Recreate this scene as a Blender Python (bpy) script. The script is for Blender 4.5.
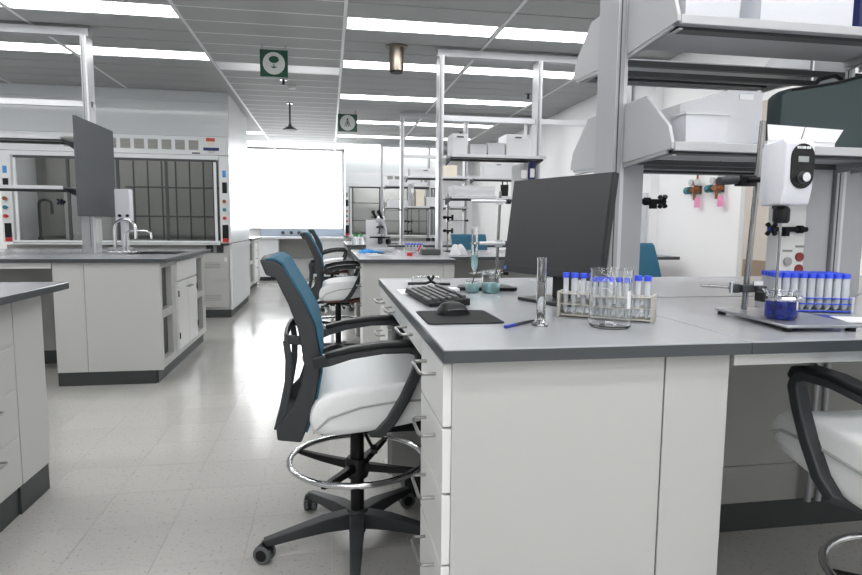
import bpy, bmesh, math, random
from mathutils import Vector, Matrix
random.seed(7)
PI = math.pi
for o in list(bpy.data.objects):
    bpy.data.objects.remove(o)
S = bpy.context.scene
C = S.collection

# ------------------------------------------------------------------ camera
cd = bpy.data.cameras.new('camera'); cam = bpy.data.objects.new('camera', cd); C.objects.link(cam)
cd.sensor_width = 36; cd.lens = 25.13; cd.clip_start = .02; cd.clip_end = 100
def camera_matrix(loc, yaw, pitch, roll):
    F = Vector((math.sin(yaw)*math.cos(pitch), math.cos(yaw)*math.cos(pitch), math.sin(pitch)))
    r = Vector((math.cos(yaw), -math.sin(yaw), 0)); u = r.cross(F)
    R = r*math.cos(roll) + u*math.sin(roll); U = R.cross(F)
    m = Matrix((R, U, -F)).transposed().to_4x4(); m.translation = loc
    return m
cam.matrix_world = camera_matrix(Vector((0, 0, 1.173)), math.radians(9.648), math.radians(-5.954), math.radians(.502))
S.camera = cam
# ------------------------------------------------------------------ world and exposure
w = bpy.data.worlds.new('world'); S.world = w; w.use_nodes = True
w.node_tree.nodes['Background'].inputs[0].default_value = (.9, .95, 1, 1)
w.node_tree.nodes['Background'].inputs[1].default_value = .3
S.view_settings.view_transform = 'Standard'; S.view_settings.look = 'None'
S.view_settings.gamma = 1; S.view_settings.use_curve_mapping = False
S.view_settings.exposure = 0.50
LAMP = 7.2          # radiance of the ceiling panels
DAY = 5.0           # radiance of the frosted window

# ------------------------------------------------------------------ materials
def lin(c):
    return tuple(((x/255)/12.92 if x/255 <= .04045 else ((x/255+.055)/1.055)**2.4) for x in c)
MT = {}
def mat(name, col, rough=.5, metal=0., var=.04, scale=9., bump=0., bscale=60., spec=.5, coat=0., stretch=None, objvar=0.):
    m = bpy.data.materials.new(name); m.use_nodes = True
    n = m.node_tree.nodes; l = m.node_tree.links; b = n['Principled BSDF']
    c = lin(col)
    tc = n.new('ShaderNodeTexCoord'); no = n.new('ShaderNodeTexNoise'); no.inputs['Scale'].default_value = scale
    no.inputs['Detail'].default_value = 5
    src = tc.outputs['Object']
    if stretch:
        mp = n.new('ShaderNodeMapping'); mp.inputs['Scale'].default_value = stretch; l.new(src, mp.inputs[0]); src = mp.outputs[0]
    l.new(src, no.inputs['Vector'])
    mx = n.new('ShaderNodeMix'); mx.data_type = 'RGBA'
    mx.inputs['A'].default_value = (*[x*(1-var) for x in c], 1); mx.inputs['B'].default_value = (*[min(1, x*(1+var)) for x in c], 1)
    l.new(no.outputs['Fac'], mx.inputs['Factor'])
    out = mx.outputs['Result']
    if objvar:
        oi = n.new('ShaderNodeObjectInfo'); hs = n.new('ShaderNodeHueSaturation'); mr = n.new('ShaderNodeMapRange')
        mr.inputs['To Min'].default_value = 1-objvar; mr.inputs['To Max'].default_value = 1+objvar
        l.new(oi.outputs['Random'], mr.inputs[0]); l.new(mr.outputs[0], hs.inputs['Value']); l.new(out, hs.inputs['Color']); out = hs.outputs[0]
    l.new(out, b.inputs['Base Color'])
    b.inputs['Roughness'].default_value = rough; b.inputs['Metallic'].default_value = metal
    b.inputs['Specular IOR Level'].default_value = spec; b.inputs['Coat Weight'].default_value = coat
    if bump:
        n2 = n.new('ShaderNodeTexNoise'); n2.inputs['Scale'].default_value = bscale; l.new(src, n2.inputs['Vector'])
        bp = n.new('ShaderNodeBump'); bp.inputs['Strength'].default_value = bump; bp.inputs['Distance'].default_value = .002
        l.new(n2.outputs['Fac'], bp.inputs['Height']); l.new(bp.outputs[0], b.inputs['Normal'])
    MT[name] = m
    return m
mat('cabinet', (178, 179, 177), .42, var=.02, scale=3)
mat('cabinet_white', (214, 215, 214), .36, var=.02, scale=3)
mat('counter', (146, 149, 153), .24, var=.05, scale=14, spec=.75)
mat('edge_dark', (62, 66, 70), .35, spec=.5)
mat('kick', (50, 53, 54), .5)
mat('knee', (150, 151, 147), .5, var=.03)
mat('wall', (248, 248, 249), .6, var=.015, scale=2)
mat('ceiling_tile', (170, 172, 172), .75, var=.03, scale=30, bump=.3, bscale=220, objvar=.025)
mat('ceiling_back', (95, 97, 97), .8)
mat('tee', (226, 228, 229), .45)
mat('diffuser_panel', (240, 241, 243), .4, var=.01)
mat('alu', (166, 168, 171), .38, .35, var=.03, scale=40, stretch=(1, 1, .05))
mat('alu_light', (205, 207, 210), .35, .25, var=.02)
mat('shelf_grey', (172, 174, 177), .45, .1, var=.02)
mat('rail_dark', (66, 69, 70), .5)
mat('handle_steel', (150, 150, 148), .32, .9)
mat('steel_plate', (178, 180, 184), .3, .8, var=.03)
mat('chrome', (215, 217, 220), .12, 1., var=.02)
mat('steel', (150, 150, 150), .25, 1., var=.04)
mat('steel_warm', (146, 138, 128), .3, .9, var=.05)
mat('black', (18, 19, 21), .45, spec=.3, bump=.1, bscale=300)
mat('charcoal', (45, 48, 51), .5, bump=.12, bscale=350)
mat('charcoal_dark', (20, 22, 24), .7, spec=.2)
mat('keycap', (72, 74, 76), .45, spec=.3)
mat('rubber', (88, 92, 93), .6)
mat('teal', (30, 88, 112), .8, var=.12, scale=160, bump=.5, bscale=260)
mat('seat', (226, 228, 229), .5, var=.02, bump=.12, bscale=120)
mat('hood', (202, 207, 209), .22, var=.02, scale=2, coat=.3)
mat('hood_white', (222, 225, 227), .24, var=.015, scale=2)
mat('hood_in', (142, 142, 139), .6, var=.05, scale=3)
mat('upstand', (150, 160, 172), .5)
mat('grille', (166, 169, 168), .5)
mat('board', (82, 86, 90), .6, bump=.15, bscale=400)
mat('white_plastic', (214, 216, 219), .4, var=.01)
mat('white_case', (208, 210, 217), .32, var=.01)
mat('paper', (222, 223, 226), .8, var=.01)
mat('screen', (32, 34, 37), .35, var=.02, scale=3)
mat('bezel', (30, 32, 35), .4)
mat('blue_cap', (36, 70, 210), .45)
mat('blue_binder', (34, 50, 112), .5)
mat('blue_ink', (30, 50, 150), .4)
mat('glove_blue', (70, 150, 215), .6)
mat('red', (190, 40, 40), .45)
mat('outlet_red', (120, 26, 28), .4)
mat('green', (24, 76, 56), .5)
mat('bright_green', (30, 160, 80), .5)
mat('sign_white', (206, 210, 210), .6)
mat('case_green', (52, 66, 68), .7, bump=.3, bscale=300)
mat('brass', (150, 96, 60), .35, .7)
mat('teal_knob', (50, 120, 130), .45)
mat('pink', (236, 150, 190), .7)
mat('rust', (104, 68, 60), .6)
mat('beige', (205, 196, 186), .6)
mat('brown', (150, 130, 114), .6)
mat('rack_grey', (170, 168, 160), .5)
mat('label_grey', (140, 138, 130), .6)
mat('logo_blue', (60, 110, 190), .4)
mat('cream', (226, 218, 200), .6)
mat('spk_red', (200, 78, 60), .5)
mat('sign_navy', (32, 50, 104), .5)

def emit(name, col, s):
    m = bpy.data.materials.new(name); m.use_nodes = True; n = m.node_tree.nodes; l = m.node_tree.links
    b = n['Principled BSDF']; b.inputs['Base Color'].default_value = (.8, .8, .8, 1)
    no = n.new('ShaderNodeTexNoise'); no.inputs['Scale'].default_value = 3
    mr = n.new('ShaderNodeMapRange'); mr.inputs['To Min'].default_value = s*.98; mr.inputs['To Max'].default_value = s*1.02
    l.new(no.outputs['Fac'], mr.inputs[0]); l.new(mr.outputs[0], b.inputs['Emission Strength'])
    b.inputs['Emission Color'].default_value = (*col, 1)
    MT[name] = m
emit('lamp', (1, .992, .985), LAMP)
emit('hood_fill', (1, .98, .95), 2.4)
emit('hood_fill_far', (1, 1, 1), 12.0)
emit('daylight', (.98, .99, 1), DAY)
mat('lcd', (146, 152, 152), .3)

def glassy(name, col=(1, 1, 1), rough=0., ior=1.47):
    m = bpy.data.materials.new(name); m.use_nodes = True; n = m.node_tree.nodes; l = m.node_tree.links
    b = n['Principled BSDF']; b.inputs['Transmission Weight'].default_value = 1; b.inputs['Roughness'].default_value = rough
    b.inputs['IOR'].default_value = ior
    no = n.new('ShaderNodeTexNoise'); no.inputs['Scale'].default_value = 12
    mx = n.new('ShaderNodeMix'); mx.data_type = 'RGBA'
    mx.inputs['A'].default_value = (*[x*.985 for x in col], 1); mx.inputs['B'].default_value = (*col, 1)
    l.new(no.outputs['Fac'], mx.inputs['Factor']); l.new(mx.outputs['Result'], b.inputs['Base Color'])
    MT[name] = m
glassy('glass', (.98, .99, .99), ior=1.4)

glassy('liquid_blue', (.02, .05, .45), .02, 1.25)
def thin(name, col, tr, rough=.03):
    """clear sheet: see-through with a fresnel gloss"""
    m = bpy.data.materials.new(name); m.use_nodes = True; n = m.node_tree.nodes; l = m.node_tree.links
    n.remove(n['Principled BSDF']); out = n['Material Output']
    a = n.new('ShaderNodeBsdfTransparent'); a.inputs[0].default_value = (*tr, 1)
    d = n.new('ShaderNodeBsdfPrincipled'); d.inputs['Base Color'].default_value = (*col, 1); d.inputs['Roughness'].default_value = rough
    no = n.new('ShaderNodeTexNoise'); no.inputs['Scale'].default_value = 4
    fr = n.new('ShaderNodeFresnel'); fr.inputs[0].default_value = 1.3
    ma = n.new('ShaderNodeMath'); ma.operation = 'MULTIPLY_ADD'; ma.inputs[1].default_value = .05; ma.inputs[2].default_value = 0
    ad = n.new('ShaderNodeMath'); ad.operation = 'ADD'
    l.new(no.outputs['Fac'], ma.inputs[0]); l.new(fr.outputs[0], ad.inputs[0]); l.new(ma.outputs[0], ad.inputs[1])
    mx = n.new('ShaderNodeMixShader'); l.new(ad.outputs[0], mx.inputs[0]); l.new(a.outputs[0], mx.inputs[1]); l.new(d.outputs[0], mx.inputs[2])
    l.new(mx.outputs[0], out.inputs[0]); MT[name] = m
thin('sash', (.5, .52, .52), (.88, .89, .89))
def milky(name, col, t):
    m = bpy.data.materials.new(name); m.use_nodes = True; n = m.node_tree.nodes; l = m.node_tree.links
    b = n['Principled BSDF']; b.inputs['Roughness'].default_value = .25; b.inputs['Transmission Weight'].default_value = t
    b.inputs['IOR'].default_value = 1.15
    no = n.new('ShaderNodeTexNoise'); no.inputs['Scale'].default_value = 20
    mx = n.new('ShaderNodeMix'); mx.data_type = 'RGBA'
    mx.inputs['A'].default_value = (*[x*.96 for x in col], 1); mx.inputs['B'].default_value = (*col, 1)
    l.new(no.outputs['Fac'], mx.inputs['Factor']); l.new(mx.outputs['Result'], b.inputs['Base Color'])
    MT[name] = m
milky('liquid_teal', (.62, .96, 1.0), .72)
milky('tube_plastic', (.9, .93, .97), .55)
milky('bin_plastic', (.76, .78, .82), .35)

def floor_mat():
    m = bpy.data.materials.new('floor_tile'); m.use_nodes = True; n = m.node_tree.nodes; l = m.node_tree.links
    b = n['Principled BSDF']; g = n.new('ShaderNodeNewGeometry')
    v = n.new('ShaderNodeTexNoise'); v.inputs['Scale'].default_value = 75; v.inputs['Detail'].default_value = 2
    rp = n.new('ShaderNodeValToRGB'); e = rp.color_ramp.elements
    e[0].position = .30; e[0].color = (*lin((146, 144, 140)), 1); e[1].position = .38; e[1].color = (*lin((172, 171, 168)), 1)
    v2 = n.new('ShaderNodeTexNoise'); v2.inputs['Scale'].default_value = 2.2
    oi = n.new('ShaderNodeObjectInfo'); mr = n.new('ShaderNodeMapRange'); mr.inputs['To Min'].default_value = .97; mr.inputs['To Max'].default_value = 1.02
    hs = n.new('ShaderNodeHueSaturation')
    l.new(g.outputs['Position'], v.inputs['Vector']); l.new(g.outputs['Position'], v2.inputs['Vector'])
    l.new(v.outputs['Fac'], rp.inputs[0]); l.new(rp.outputs[0], hs.inputs['Color'])
    l.new(oi.outputs['Random'], mr.inputs[0]); l.new(mr.outputs[0], hs.inputs['Value']); l.new(hs.outputs[0], b.inputs['Base Color'])
    r2 = n.new('ShaderNodeMapRange'); r2.inputs['To Min'].default_value = .09; r2.inputs['To Max'].default_value = .20
    l.new(v2.outputs['Fac'], r2.inputs[0]); l.new(r2.outputs[0], b.inputs['Roughness'])
    bp = n.new('ShaderNodeBump'); bp.inputs['Strength'].default_value = .12; bp.inputs['Distance'].default_value = .004
    v3 = n.new('ShaderNodeTexNoise'); v3.inputs['Scale'].default_value = 5; l.new(g.outputs['Position'], v3.inputs['Vector'])
    l.new(v3.outputs['Fac'], bp.inputs['Height']); l.new(bp.outputs[0], b.inputs['Normal'])
    b.inputs['Specular IOR Level'].default_value = .6
    MT['floor_tile'] = m
floor_mat()
mat('floor_joint', (176, 175, 171), .35)

# ------------------------------------------------------------------ mesh builder
class MB:
    def __init__(s): s.v = []; s.f = []
    def add(s, vs, fs):
        k = len(s.v); s.v += [tuple(p) for p in vs]; s.f += [tuple(i+k for i in q) for q in fs]; return s
    def box(s, x0, x1, y0, y1, z0, z1):
        return s.add([(x0,y0,z0),(x1,y0,z0),(x1,y1,z0),(x0,y1,z0),(x0,y0,z1),(x1,y0,z1),(x1,y1,z1),(x0,y1,z1)],
                     [(0,3,2,1),(4,5,6,7),(0,1,5,4),(1,2,6,5),(2,3,7,6),(3,0,4,7)])
    def obox(s, c, sz, rx=0, ry=0, rz=0):
        from mathutils import Euler
        M = Euler((rx, ry, rz)).to_matrix(); a, b, d = [q/2 for q in sz]; c = Vector(c)
        P = [c + M @ Vector(p) for p in ((-a,-b,-d),(a,-b,-d),(a,b,-d),(-a,b,-d),(-a,-b,d),(a,-b,d),(a,b,d),(-a,b,d))]
        return s.add(P, [(0,3,2,1),(4,5,6,7),(0,1,5,4),(1,2,6,5),(2,3,7,6),(3,0,4,7)])
    def cyl(s, a, b, r, r2=None, n=16):
        a = Vector(a); b = Vector(b); r2 = r if r2 is None else r2
        d = (b-a).normalized(); u = d.orthogonal().normalized(); w_ = d.cross(u)
        vs = []
        for p, q in ((a, r), (b, r2)):
            for i in range(n):
                t = 2*PI*i/n; vs.append(p + (u*math.cos(t) + w_*math.sin(t))*q)
        fs = [(i, (i+1) % n, n+(i+1) % n, n+i) for i in range(n)] + [tuple(range(n))[::-1], tuple(range(n, 2*n))]
        return s.add(vs, fs)
    def tube(s, pts, r, n=8, closed=False, flat=1.):
        P = [Vector(p) for p in pts]; m = len(P); vs = []; up = None
        for i in range(m):
            a = P[(i-1) % m] if (closed or i) else P[0]; b = P[(i+1) % m] if (closed or i < m-1) else P[-1]
            d = (b-a).normalized()
            if up is None: up = d.orthogonal().normalized()
            up = (up - d*up.dot(d)).normalized(); w_ = d.cross(up)
            rr = r[i] if isinstance(r, (list, tuple)) else r
            for k in range(n):
                t = 2*PI*k/n; vs.append(P[i] + (up*math.cos(t) + w_*math.sin(t)*flat)*rr)
        fs = []
        for i in range(m if closed else m-1):
            j = (i+1) % m
            for k in range(n): fs.append((i*n+k, i*n+(k+1) % n, j*n+(k+1) % n, j*n+k))
        if not closed: fs += [tuple(range(n))[::-1], tuple(range((m-1)*n, m*n))]
        return s.add(vs, fs)
    def band(s, pts, nor, w_, h):
        """rectangular section swept along pts; nor = fixed axis of width w_"""
        P = [Vector(p) for p in pts]; nv = Vector(nor).normalized(); vs = []; m = len(P)
        for i in range(m):
            d = (P[min(i+1, m-1)] - P[max(i-1, 0)]).normalized(); q = d.cross(nv).normalized()
            ww = w_[i] if isinstance(w_, (list, tuple)) else w_; hh = h[i] if isinstance(h, (list, tuple)) else h
            for a, b in ((-1, -1), (1, -1), (1, 1), (-1, 1)): vs.append(P[i] + nv*(a*ww/2) + q*(b*hh/2))
        fs = [(i*4+k, i*4+(k+1) % 4, i*4+4+(k+1) % 4, i*4+4+k) for i in range(m-1) for k in range(4)] + [(3,2,1,0), tuple(range((m-1)*4, m*4))]
        return s.add(vs, fs)
    def lathe(s, prof, c=(0, 0, 0), n=24):
        vs = []; fs = []; k = len(prof)
        for i in range(n):
            t = 2*PI*i/n
            for r, z in prof: vs.append((c[0]+r*math.cos(t), c[1]+r*math.sin(t), c[2]+z))
        for i in range(n):
            j = (i+1) % n
            for q in range(k-1): fs.append((i*k+q, j*k+q, j*k+q+1, i*k+q+1))
        return s.add(vs, fs)
    def prism(s, poly, ax, a, b):
        def P(u, v, t): return {'x': (t, u, v), 'y': (u, t, v), 'z': (u, v, t)}[ax]
        n = len(poly)
        return s.add([P(u, v, a) for u, v in poly] + [P(u, v, b) for u, v in poly],
                     [(i, (i+1) % n, n+(i+1) % n, n+i) for i in range(n)] + [tuple(range(n))[::-1], tuple(range(n, 2*n))])
    def sphere(s, c, r, sx=1, sy=1, sz=1, n=14):
        prof = [(r*math.sin(PI*i/(n//2+2)), -r*math.cos(PI*i/(n//2+2))) for i in range(n//2+3)]
        k = len(s.v); s.lathe(prof, (0, 0, 0), n)
        for i in range(k, len(s.v)): p = s.v[i]; s.v[i] = (c[0]+p[0]*sx, c[1]+p[1]*sy, c[2]+p[2]*sz)
        return s
    def grid(s, fn, nu, nv):
        vs = [fn(i/nu, j/nv) for i in range(nu+1) for j in range(nv+1)]
        return s.add(vs, [(i*(nv+1)+j, (i+1)*(nv+1)+j, (i+1)*(nv+1)+j+1, i*(nv+1)+j+1) for i in range(nu) for j in range(nv)])

def obj(name, mb, m, parent=None, bevel=0, smooth=True, seg=2, solid=0, label=None):
    me = bpy.data.meshes.new(name); bm = bmesh.new()
    vs = [bm.verts.new(p) for p in mb.v]
    for f in mb.f:
        try: bm.faces.new([vs[i] for i in f])
        except ValueError: pass
    bmesh.ops.remove_doubles(bm, verts=bm.verts, dist=1e-6)
    bmesh.ops.recalc_face_normals(bm, faces=bm.faces)
    if bevel:
        es = [e for e in bm.edges if len(e.link_faces) == 2 and e.calc_face_angle(0) > .6]
        bmesh.ops.bevel(bm, geom=es, offset=bevel, segments=seg, affect='EDGES', profile=.5, clamp_overlap=True)
    if solid:
        bmesh.ops.solidify(bm, geom=bm.faces[:], thickness=solid)
        bmesh.ops.recalc_face_normals(bm, faces=bm.faces)
    for f in bm.faces: f.smooth = smooth
    for e in bm.edges:
        if len(e.link_faces) == 2 and e.calc_face_angle(0) > (.36 if bevel else .7): e.smooth = False
    bm.to_mesh(me); bm.free()
    me.materials.append(MT[m]); o = bpy.data.objects.new(name, me); C.objects.link(o)
    if parent: o.parent = parent
    if label: o['label'] = label
    return o
def B(*a): return MB().box(*a)
def tag(o, label, cat, group=None):
    o['label'] = label; o['category'] = cat
    if group: o['group'] = group
    return o
def thing(name, label, cat, loc=(0, 0, 0), rz=0, group=None):
    o = bpy.data.objects.new(name, None); C.objects.link(o); o.location = loc; o.rotation_euler = (0, 0, rz); o.empty_display_size = .1
    return tag(o, label, cat, group)
def struct(name, mb, m, **k):
    o = obj(name, mb, m, **k); o['kind'] = 'structure'; return o
def dup(root, loc, rz=None, label=None):
    def cp(o, par):
        c = o.copy(); C.objects.link(c); c.parent = par
        for ch in [x for x in list(C.objects) if x.parent is o]: cp(ch, c)
        return c
    r = cp(root, None); r.location = loc
    if rz is not None: r.rotation_euler = (0, 0, rz)
    if label: r['label'] = label
    return r

ZC = 2.727; HB = .915; TB = .03   # ceiling, bench top, bench top thickness
YF = 13.2; XR = 3.16; XL = -4.9; YB = -3.2
ROW = [2.037, 5.39, 8.45, 11.65]
# ------------------------------------------------------------------ room shell
fl = struct('floor', B(XL, XR, YB, YF, -.05, -.0025), 'floor_joint')
T = .305
tile = None; cand = []
for i in range(int((XR-XL)/T)+1):
    for j in range(int((YF-YB)/T)+1):
        x = XL + i*T + .02; y = YB + j*T + .1
        if x+T > XR or y+T > YF: continue
        d = math.hypot(x, y)
        vis = y > .9 and (-2.2 < x < .5 or (x > .4 and y < 4.4)) and x < .75*y + .4 and x > -.62*y-.3
        cand.append((0 if vis else 1, d, x, y))
cand.sort()
rest = MB()
for k, (a, d, x, y) in enumerate(cand):
    if k < 290:
        if tile is None:
            g = .0006; tile = obj('floor_tile', B(g, T-g, g, T-g, -.0025, 0), 'floor_tile', fl); o = tile
        else:
            o = tile.copy(); C.objects.link(o); o.parent = fl
        o.location = (x, y, 0)
    else: rest.box(x+.0006, x+T-.0006, y+.0006, y+T-.0006, -.0025, 0)
o = obj('floor_tile_field', rest, 'floor_tile', fl); o['kind'] = 'stuff'

ce = struct('ceiling', B(XL, XR, YB, YF, ZC+.012, ZC+.06), 'ceiling_back')
TX = [-4.75, -3.53, -2.31, -1.09, .135, 1.36, 2.58]
Y0 = 4.76
LROW = [-24, -21, -18, -15, -12, -9, -5, 0, 4, 9, 15, 20, 24]  # negative rows are added to brighten the near end
LCOL = [0, 1, 2, 3, 4, 5]
rowmin = -2; rowmax = 27
def lit(c, r):
    if c == 3: return r in (-24, -21, -18, -15)  # aisle lights behind the camera, added for brightness
    if c == 2 and r in (-24, -18): return True
    return r in LROW and c in LCOL and not (c < 3 and (r < -9 or r in (9, 15)))
far_tiles = MB()
protos = {}
for c in range(-1, len(TX)):
    x0 = TX[c] if c >= 0 else XL; x1 = TX[c+1] if c+1 < len(TX) else XR
    for r in range(-26, rowmax+1):
        y0 = Y0 + r*T
        if y0 < YB or y0+T > YF+.02: continue
        if lit(c, r): continue
        white = (r == 5 and c == 3)
        if r >= rowmin:
            key = (round(x1-x0, 3), white)
            if key not in protos:
                protos[key] = o = obj('ceiling_tile', B(.014, x1-x0-.014, .0065, T-.0065, 0, .012), 'diffuser_panel' if white else 'ceiling_tile', ce)
            else:
                o = protos[key].copy(); C.objects.link(o); o.parent = ce
            o.location = (x0, y0, ZC)
        else: far_tiles.box(x0+.014, x1-.014, y0+.004, y0+T-.004, ZC, ZC+.012)
o = obj('ceiling_tile_field', far_tiles, 'ceiling_tile', ce); o['kind'] = 'stuff'
for x in TX: obj('ceiling_tee', B(x-.0125, x+.0125, YB, YF, ZC-.004, ZC+.012), 'tee', ce)
ct = None  # aisle cross tees only, in white to paint the grazing reflection along the joints
for r in range(rowmin, rowmax+1):
    if ct is None: ct = o = obj('cross_tee_sheen', B(TX[3]+.0126, TX[4]-.0126, -.006, .006, -.002, .012), 'tee', ce)
    else: o = ct.copy(); C.objects.link(o); o.parent = ce
    o.location = (0, Y0+r*T, ZC)
def light_label(c, r):
    rows = {0: 'over the front of the middle benches', 4: 'just behind the middle bench frames', 9: 'before the third bench', 15: 'behind the third bench frame',
            20: 'before the far frame', 24: 'beside the far wall'}
    cols = {0: 'third out left of the aisle', 1: 'second out left of the aisle', 2: 'bordering the aisle on the sink side', 4: 'bordering the aisle on the microscope side', 5: 'towards the regulator wall'}
    return 'panel light %s, %s' % (rows[r], cols[c]) if r in rows and c in cols else None
# lamps
lp = None
for c in LCOL:
    for r in LROW:
        x0 = TX[c]; y0 = Y0 + r*T
        if y0 < YB or not lit(c, r): continue
        if lp is None:
            lp = thing('ceiling_light', 'long narrow glowing panel light set flush in the tiled ceiling', 'ceiling light', group='ceiling panel lights')
            W = 1.22
            obj('frame', B(.014, W-.014, .004, .014, 0, .03).box(.014, W-.014, T-.014, T-.004, 0, .03).box(.014, .024, .014, T-.014, 0, .03).box(W-.024, W-.014, .014, T-.014, 0, .03), 'tee', lp)
            obj('diffuser', B(.024, W-.024, .014, T-.014, .006, .011), 'lamp', lp); q = lp
        else: q = dup(lp, (0, 0, 0))
        q.location = (x0, y0, ZC-.001)
        lbl = light_label(c, r)
        if lbl: q['label'] = lbl; q['group'] = 'ceiling panel lights in view'
        else: q['label'] = 'long narrow panel light added over the near end of the room'; q['group'] = 'ceiling panel lights added over the near end'

struct('wall_far', B(XL, XR, YF, YF+.15, 0, ZC+.06), 'wall')
struct('wall_left', B(XL-.15, XL, YB, YF, 0, ZC+.06), 'wall')
struct('wall_back', B(XL, XR, YB-.15, YB, 0, ZC+.06), 'wall')
# right wall with a doorway
DY0, DY1 = 3.35, 4.2
struct('wall_right', B(XR, XR+.15, YB, DY0, 0, ZC+.06).box(XR, XR+.15, DY1, YF, 0, ZC+.06).box(XR, XR+.15, DY0, DY1, 2.1, ZC+.06), 'wall')
d1 = struct('door_1', B(XR-.004, XR+.1, DY0, DY1, .005, 2.1), 'beige')
obj('kick_plate', B(XR-.008, XR-.0041, DY0+.02, DY1-.02, .02, .93), 'brown', d1)
obj('door_frame', B(XR-.006, XR-.0003, DY1+.001, DY1+.05, 0.001, 2.15), 'cabinet_white', d1); obj('door_frame', B(XR-.006, XR-.0003, DY0-.05, DY0-.001, .001, 2.15), 'cabinet_white', d1)
struct('baseboard_right', B(XR-.012, XR, DY1+.05, YF, 0, .1), 'kick')
struct('trim_1', B(XR-.09, XR, 5.45, 5.75, 0, ZC), 'wall')
# frosted window filling the far wall at the end of the aisle
wn = struct('window_1', B(-1.72, .27, YF-.03, YF-.005, 1.08, 2.70), 'daylight')
obj('window_frame', B(-1.76, -1.72, YF-.06, YF, 1.06, 2.72).box(.27, .30, YF-.06, YF, 1.06, 2.72).box(-1.72, .27, YF-.06, YF, 2.70, 2.72).box(-1.72, .27, YF-.06, YF, 1.06, 1.08), 'wall', wn)

# ------------------------------------------------------------------ benches
def slab(name, x0, x1, y0, y1, label):
    o = tag(obj(name, B(x0, x1, y0, y1, HB-TB, HB), 'counter', bevel=.003), label, 'countertop')
    e = .0012
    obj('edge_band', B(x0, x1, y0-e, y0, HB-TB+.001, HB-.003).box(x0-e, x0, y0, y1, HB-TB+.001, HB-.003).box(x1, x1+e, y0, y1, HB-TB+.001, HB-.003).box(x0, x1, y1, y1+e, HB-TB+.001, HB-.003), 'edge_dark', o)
    return o
slab('worktop', .234, .945, 1.206, 2.868, 'grey worktop slab holding the monitor, keyboard and mouse')
slab('worktop', .948, XR-.12, 1.206, 2.02, 'grey worktop slab carrying the white overhead stirrer')
slab('worktop', .948, XR-.12, 2.05, 2.868, 'grey worktop slab behind the stirrer bench shelf posts')
slab('worktop', -3.6, -1.107, 1.15, 2.803, 'bare grey worktop corner across the aisle from teal chair')
tag(obj('worktop', B(-4.2, -1.62, 4.555, 6.223, HB-TB, HB).box(-1.62, -1.24, 4.555, 5.22, HB-TB, HB).box(-1.62, -1.24, 5.72, 6.223, HB-TB, HB).box(-1.24, -1.149, 4.555, 6.223, HB-TB, HB), 'counter'), 'dark grey worktop with the sink and gooseneck faucet', 'countertop')
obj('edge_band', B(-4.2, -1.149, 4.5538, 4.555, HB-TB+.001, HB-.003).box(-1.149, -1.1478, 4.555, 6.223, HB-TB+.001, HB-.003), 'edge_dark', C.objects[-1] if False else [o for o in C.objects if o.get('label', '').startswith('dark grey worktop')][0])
tag(obj('sink_basin', B(-1.619, -1.241, 5.221, 5.719, HB-TB+.0005, HB-TB+.004).box(-1.619, -1.614, 5.221, 5.719, HB-TB+.004, HB-.001).box(-1.246, -1.241, 5.221, 5.719, HB-TB+.004, HB-.001).box(-1.614, -1.246, 5.714, 5.719, HB-TB+.004, HB-.001).box(-1.614, -1.246, 5.221, 5.226, HB-TB+.004, HB-.001), 'rail_dark'), 'dark sink basin sunk in the worktop beside the faucet', 'sink')
slab('worktop', .22, .948, 4.47, 6.13, 'grey worktop slab under the microscope')
slab('worktop', .951, XR-.12, 4.85, 6.13, 'grey worktop slab stepped back beside the microscope bench')
slab('worktop', .22, XR-.12, 7.62, 9.28, 'grey worktop of the bench behind the microscope bench')
slab('worktop', -4.2, -1.27, 10.47, 12.05, 'grey worktop past the fume hood near the bright window')

def bar_handle(p, x, z, w=.13, m='handle_steel', dep=.036):
    pts = [(x-w/2, 0, z), (x-w/2, -dep*.8, z), (x-w/2+.012, -dep, z), (x+w/2-.012, -dep, z), (x+w/2, -dep*.8, z), (x+w/2, 0, z)]
    return obj('handle', MB().tube(pts, .0042, 8), m, p)
def cabinet(label, loc, rz, w, d, h=HB-TB, drawers=(), doors=(), m='cabinet', front='cabinet_white', kick=.1, rec=.075, group=None, handle_top=True, proud=.02, open_cols=(), name='base_cabinet', h0=None):
    """front faces local -y, body from x 0..w, y 0..d"""
    t = thing(name, label, 'cabinet', (loc[0], loc[1], 0), rz, group)
    if not open_cols: obj('body', B(0, w, proud, d, kick, h), m, t, bevel=.0015)
    else:
        mb = MB(); xs = sorted(open_cols); cur = 0
        for a, b, segs in xs:
            mb.box(cur, a, .02, d, kick, h); mb.box(a, b, .5, d, kick, h)
            zz = kick
            for z0, z1 in segs: mb.box(a, b, .02, .5, zz, z0); zz = z1
            mb.box(a, b, .02, .5, zz, h); cur = b
        mb.box(cur, w, .02, d, kick, h); obj('body', mb, m, t)
    obj('toe_kick', B(.0, w, rec, d-.004, 0, kick), 'kick', t)
    for x0, x1, z0, z1 in drawers:
        dr = obj('drawer', B(x0+.003, x1-.003, 0, proud, z0+.003, z1-.003), front, t, bevel=.002)
        bar_handle(dr, (x0+x1)/2, z1-.045 if handle_top else (z0+z1)/2)
    for x0, x1, z0, z1, hx in doors:
        dr = obj('door', B(x0+.003, x1-.003, 0, .02, z0+.003, z1-.003), front, t, bevel=.002)
        bar_handle(dr, hx, z1-.06, .07)
        hxx = x0+.012 if hx > (x0+x1)/2 else x1-.012
        for hz in (z0+.09, z1-.12): obj('hinge', MB().cyl((hxx, -.003, hz), (hxx, -.003, hz+.05), .006), 'charcoal', dr)
    return t
DW = [(.735, .880), (.585, .735), (.42, .585), (.105, .42)]
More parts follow.
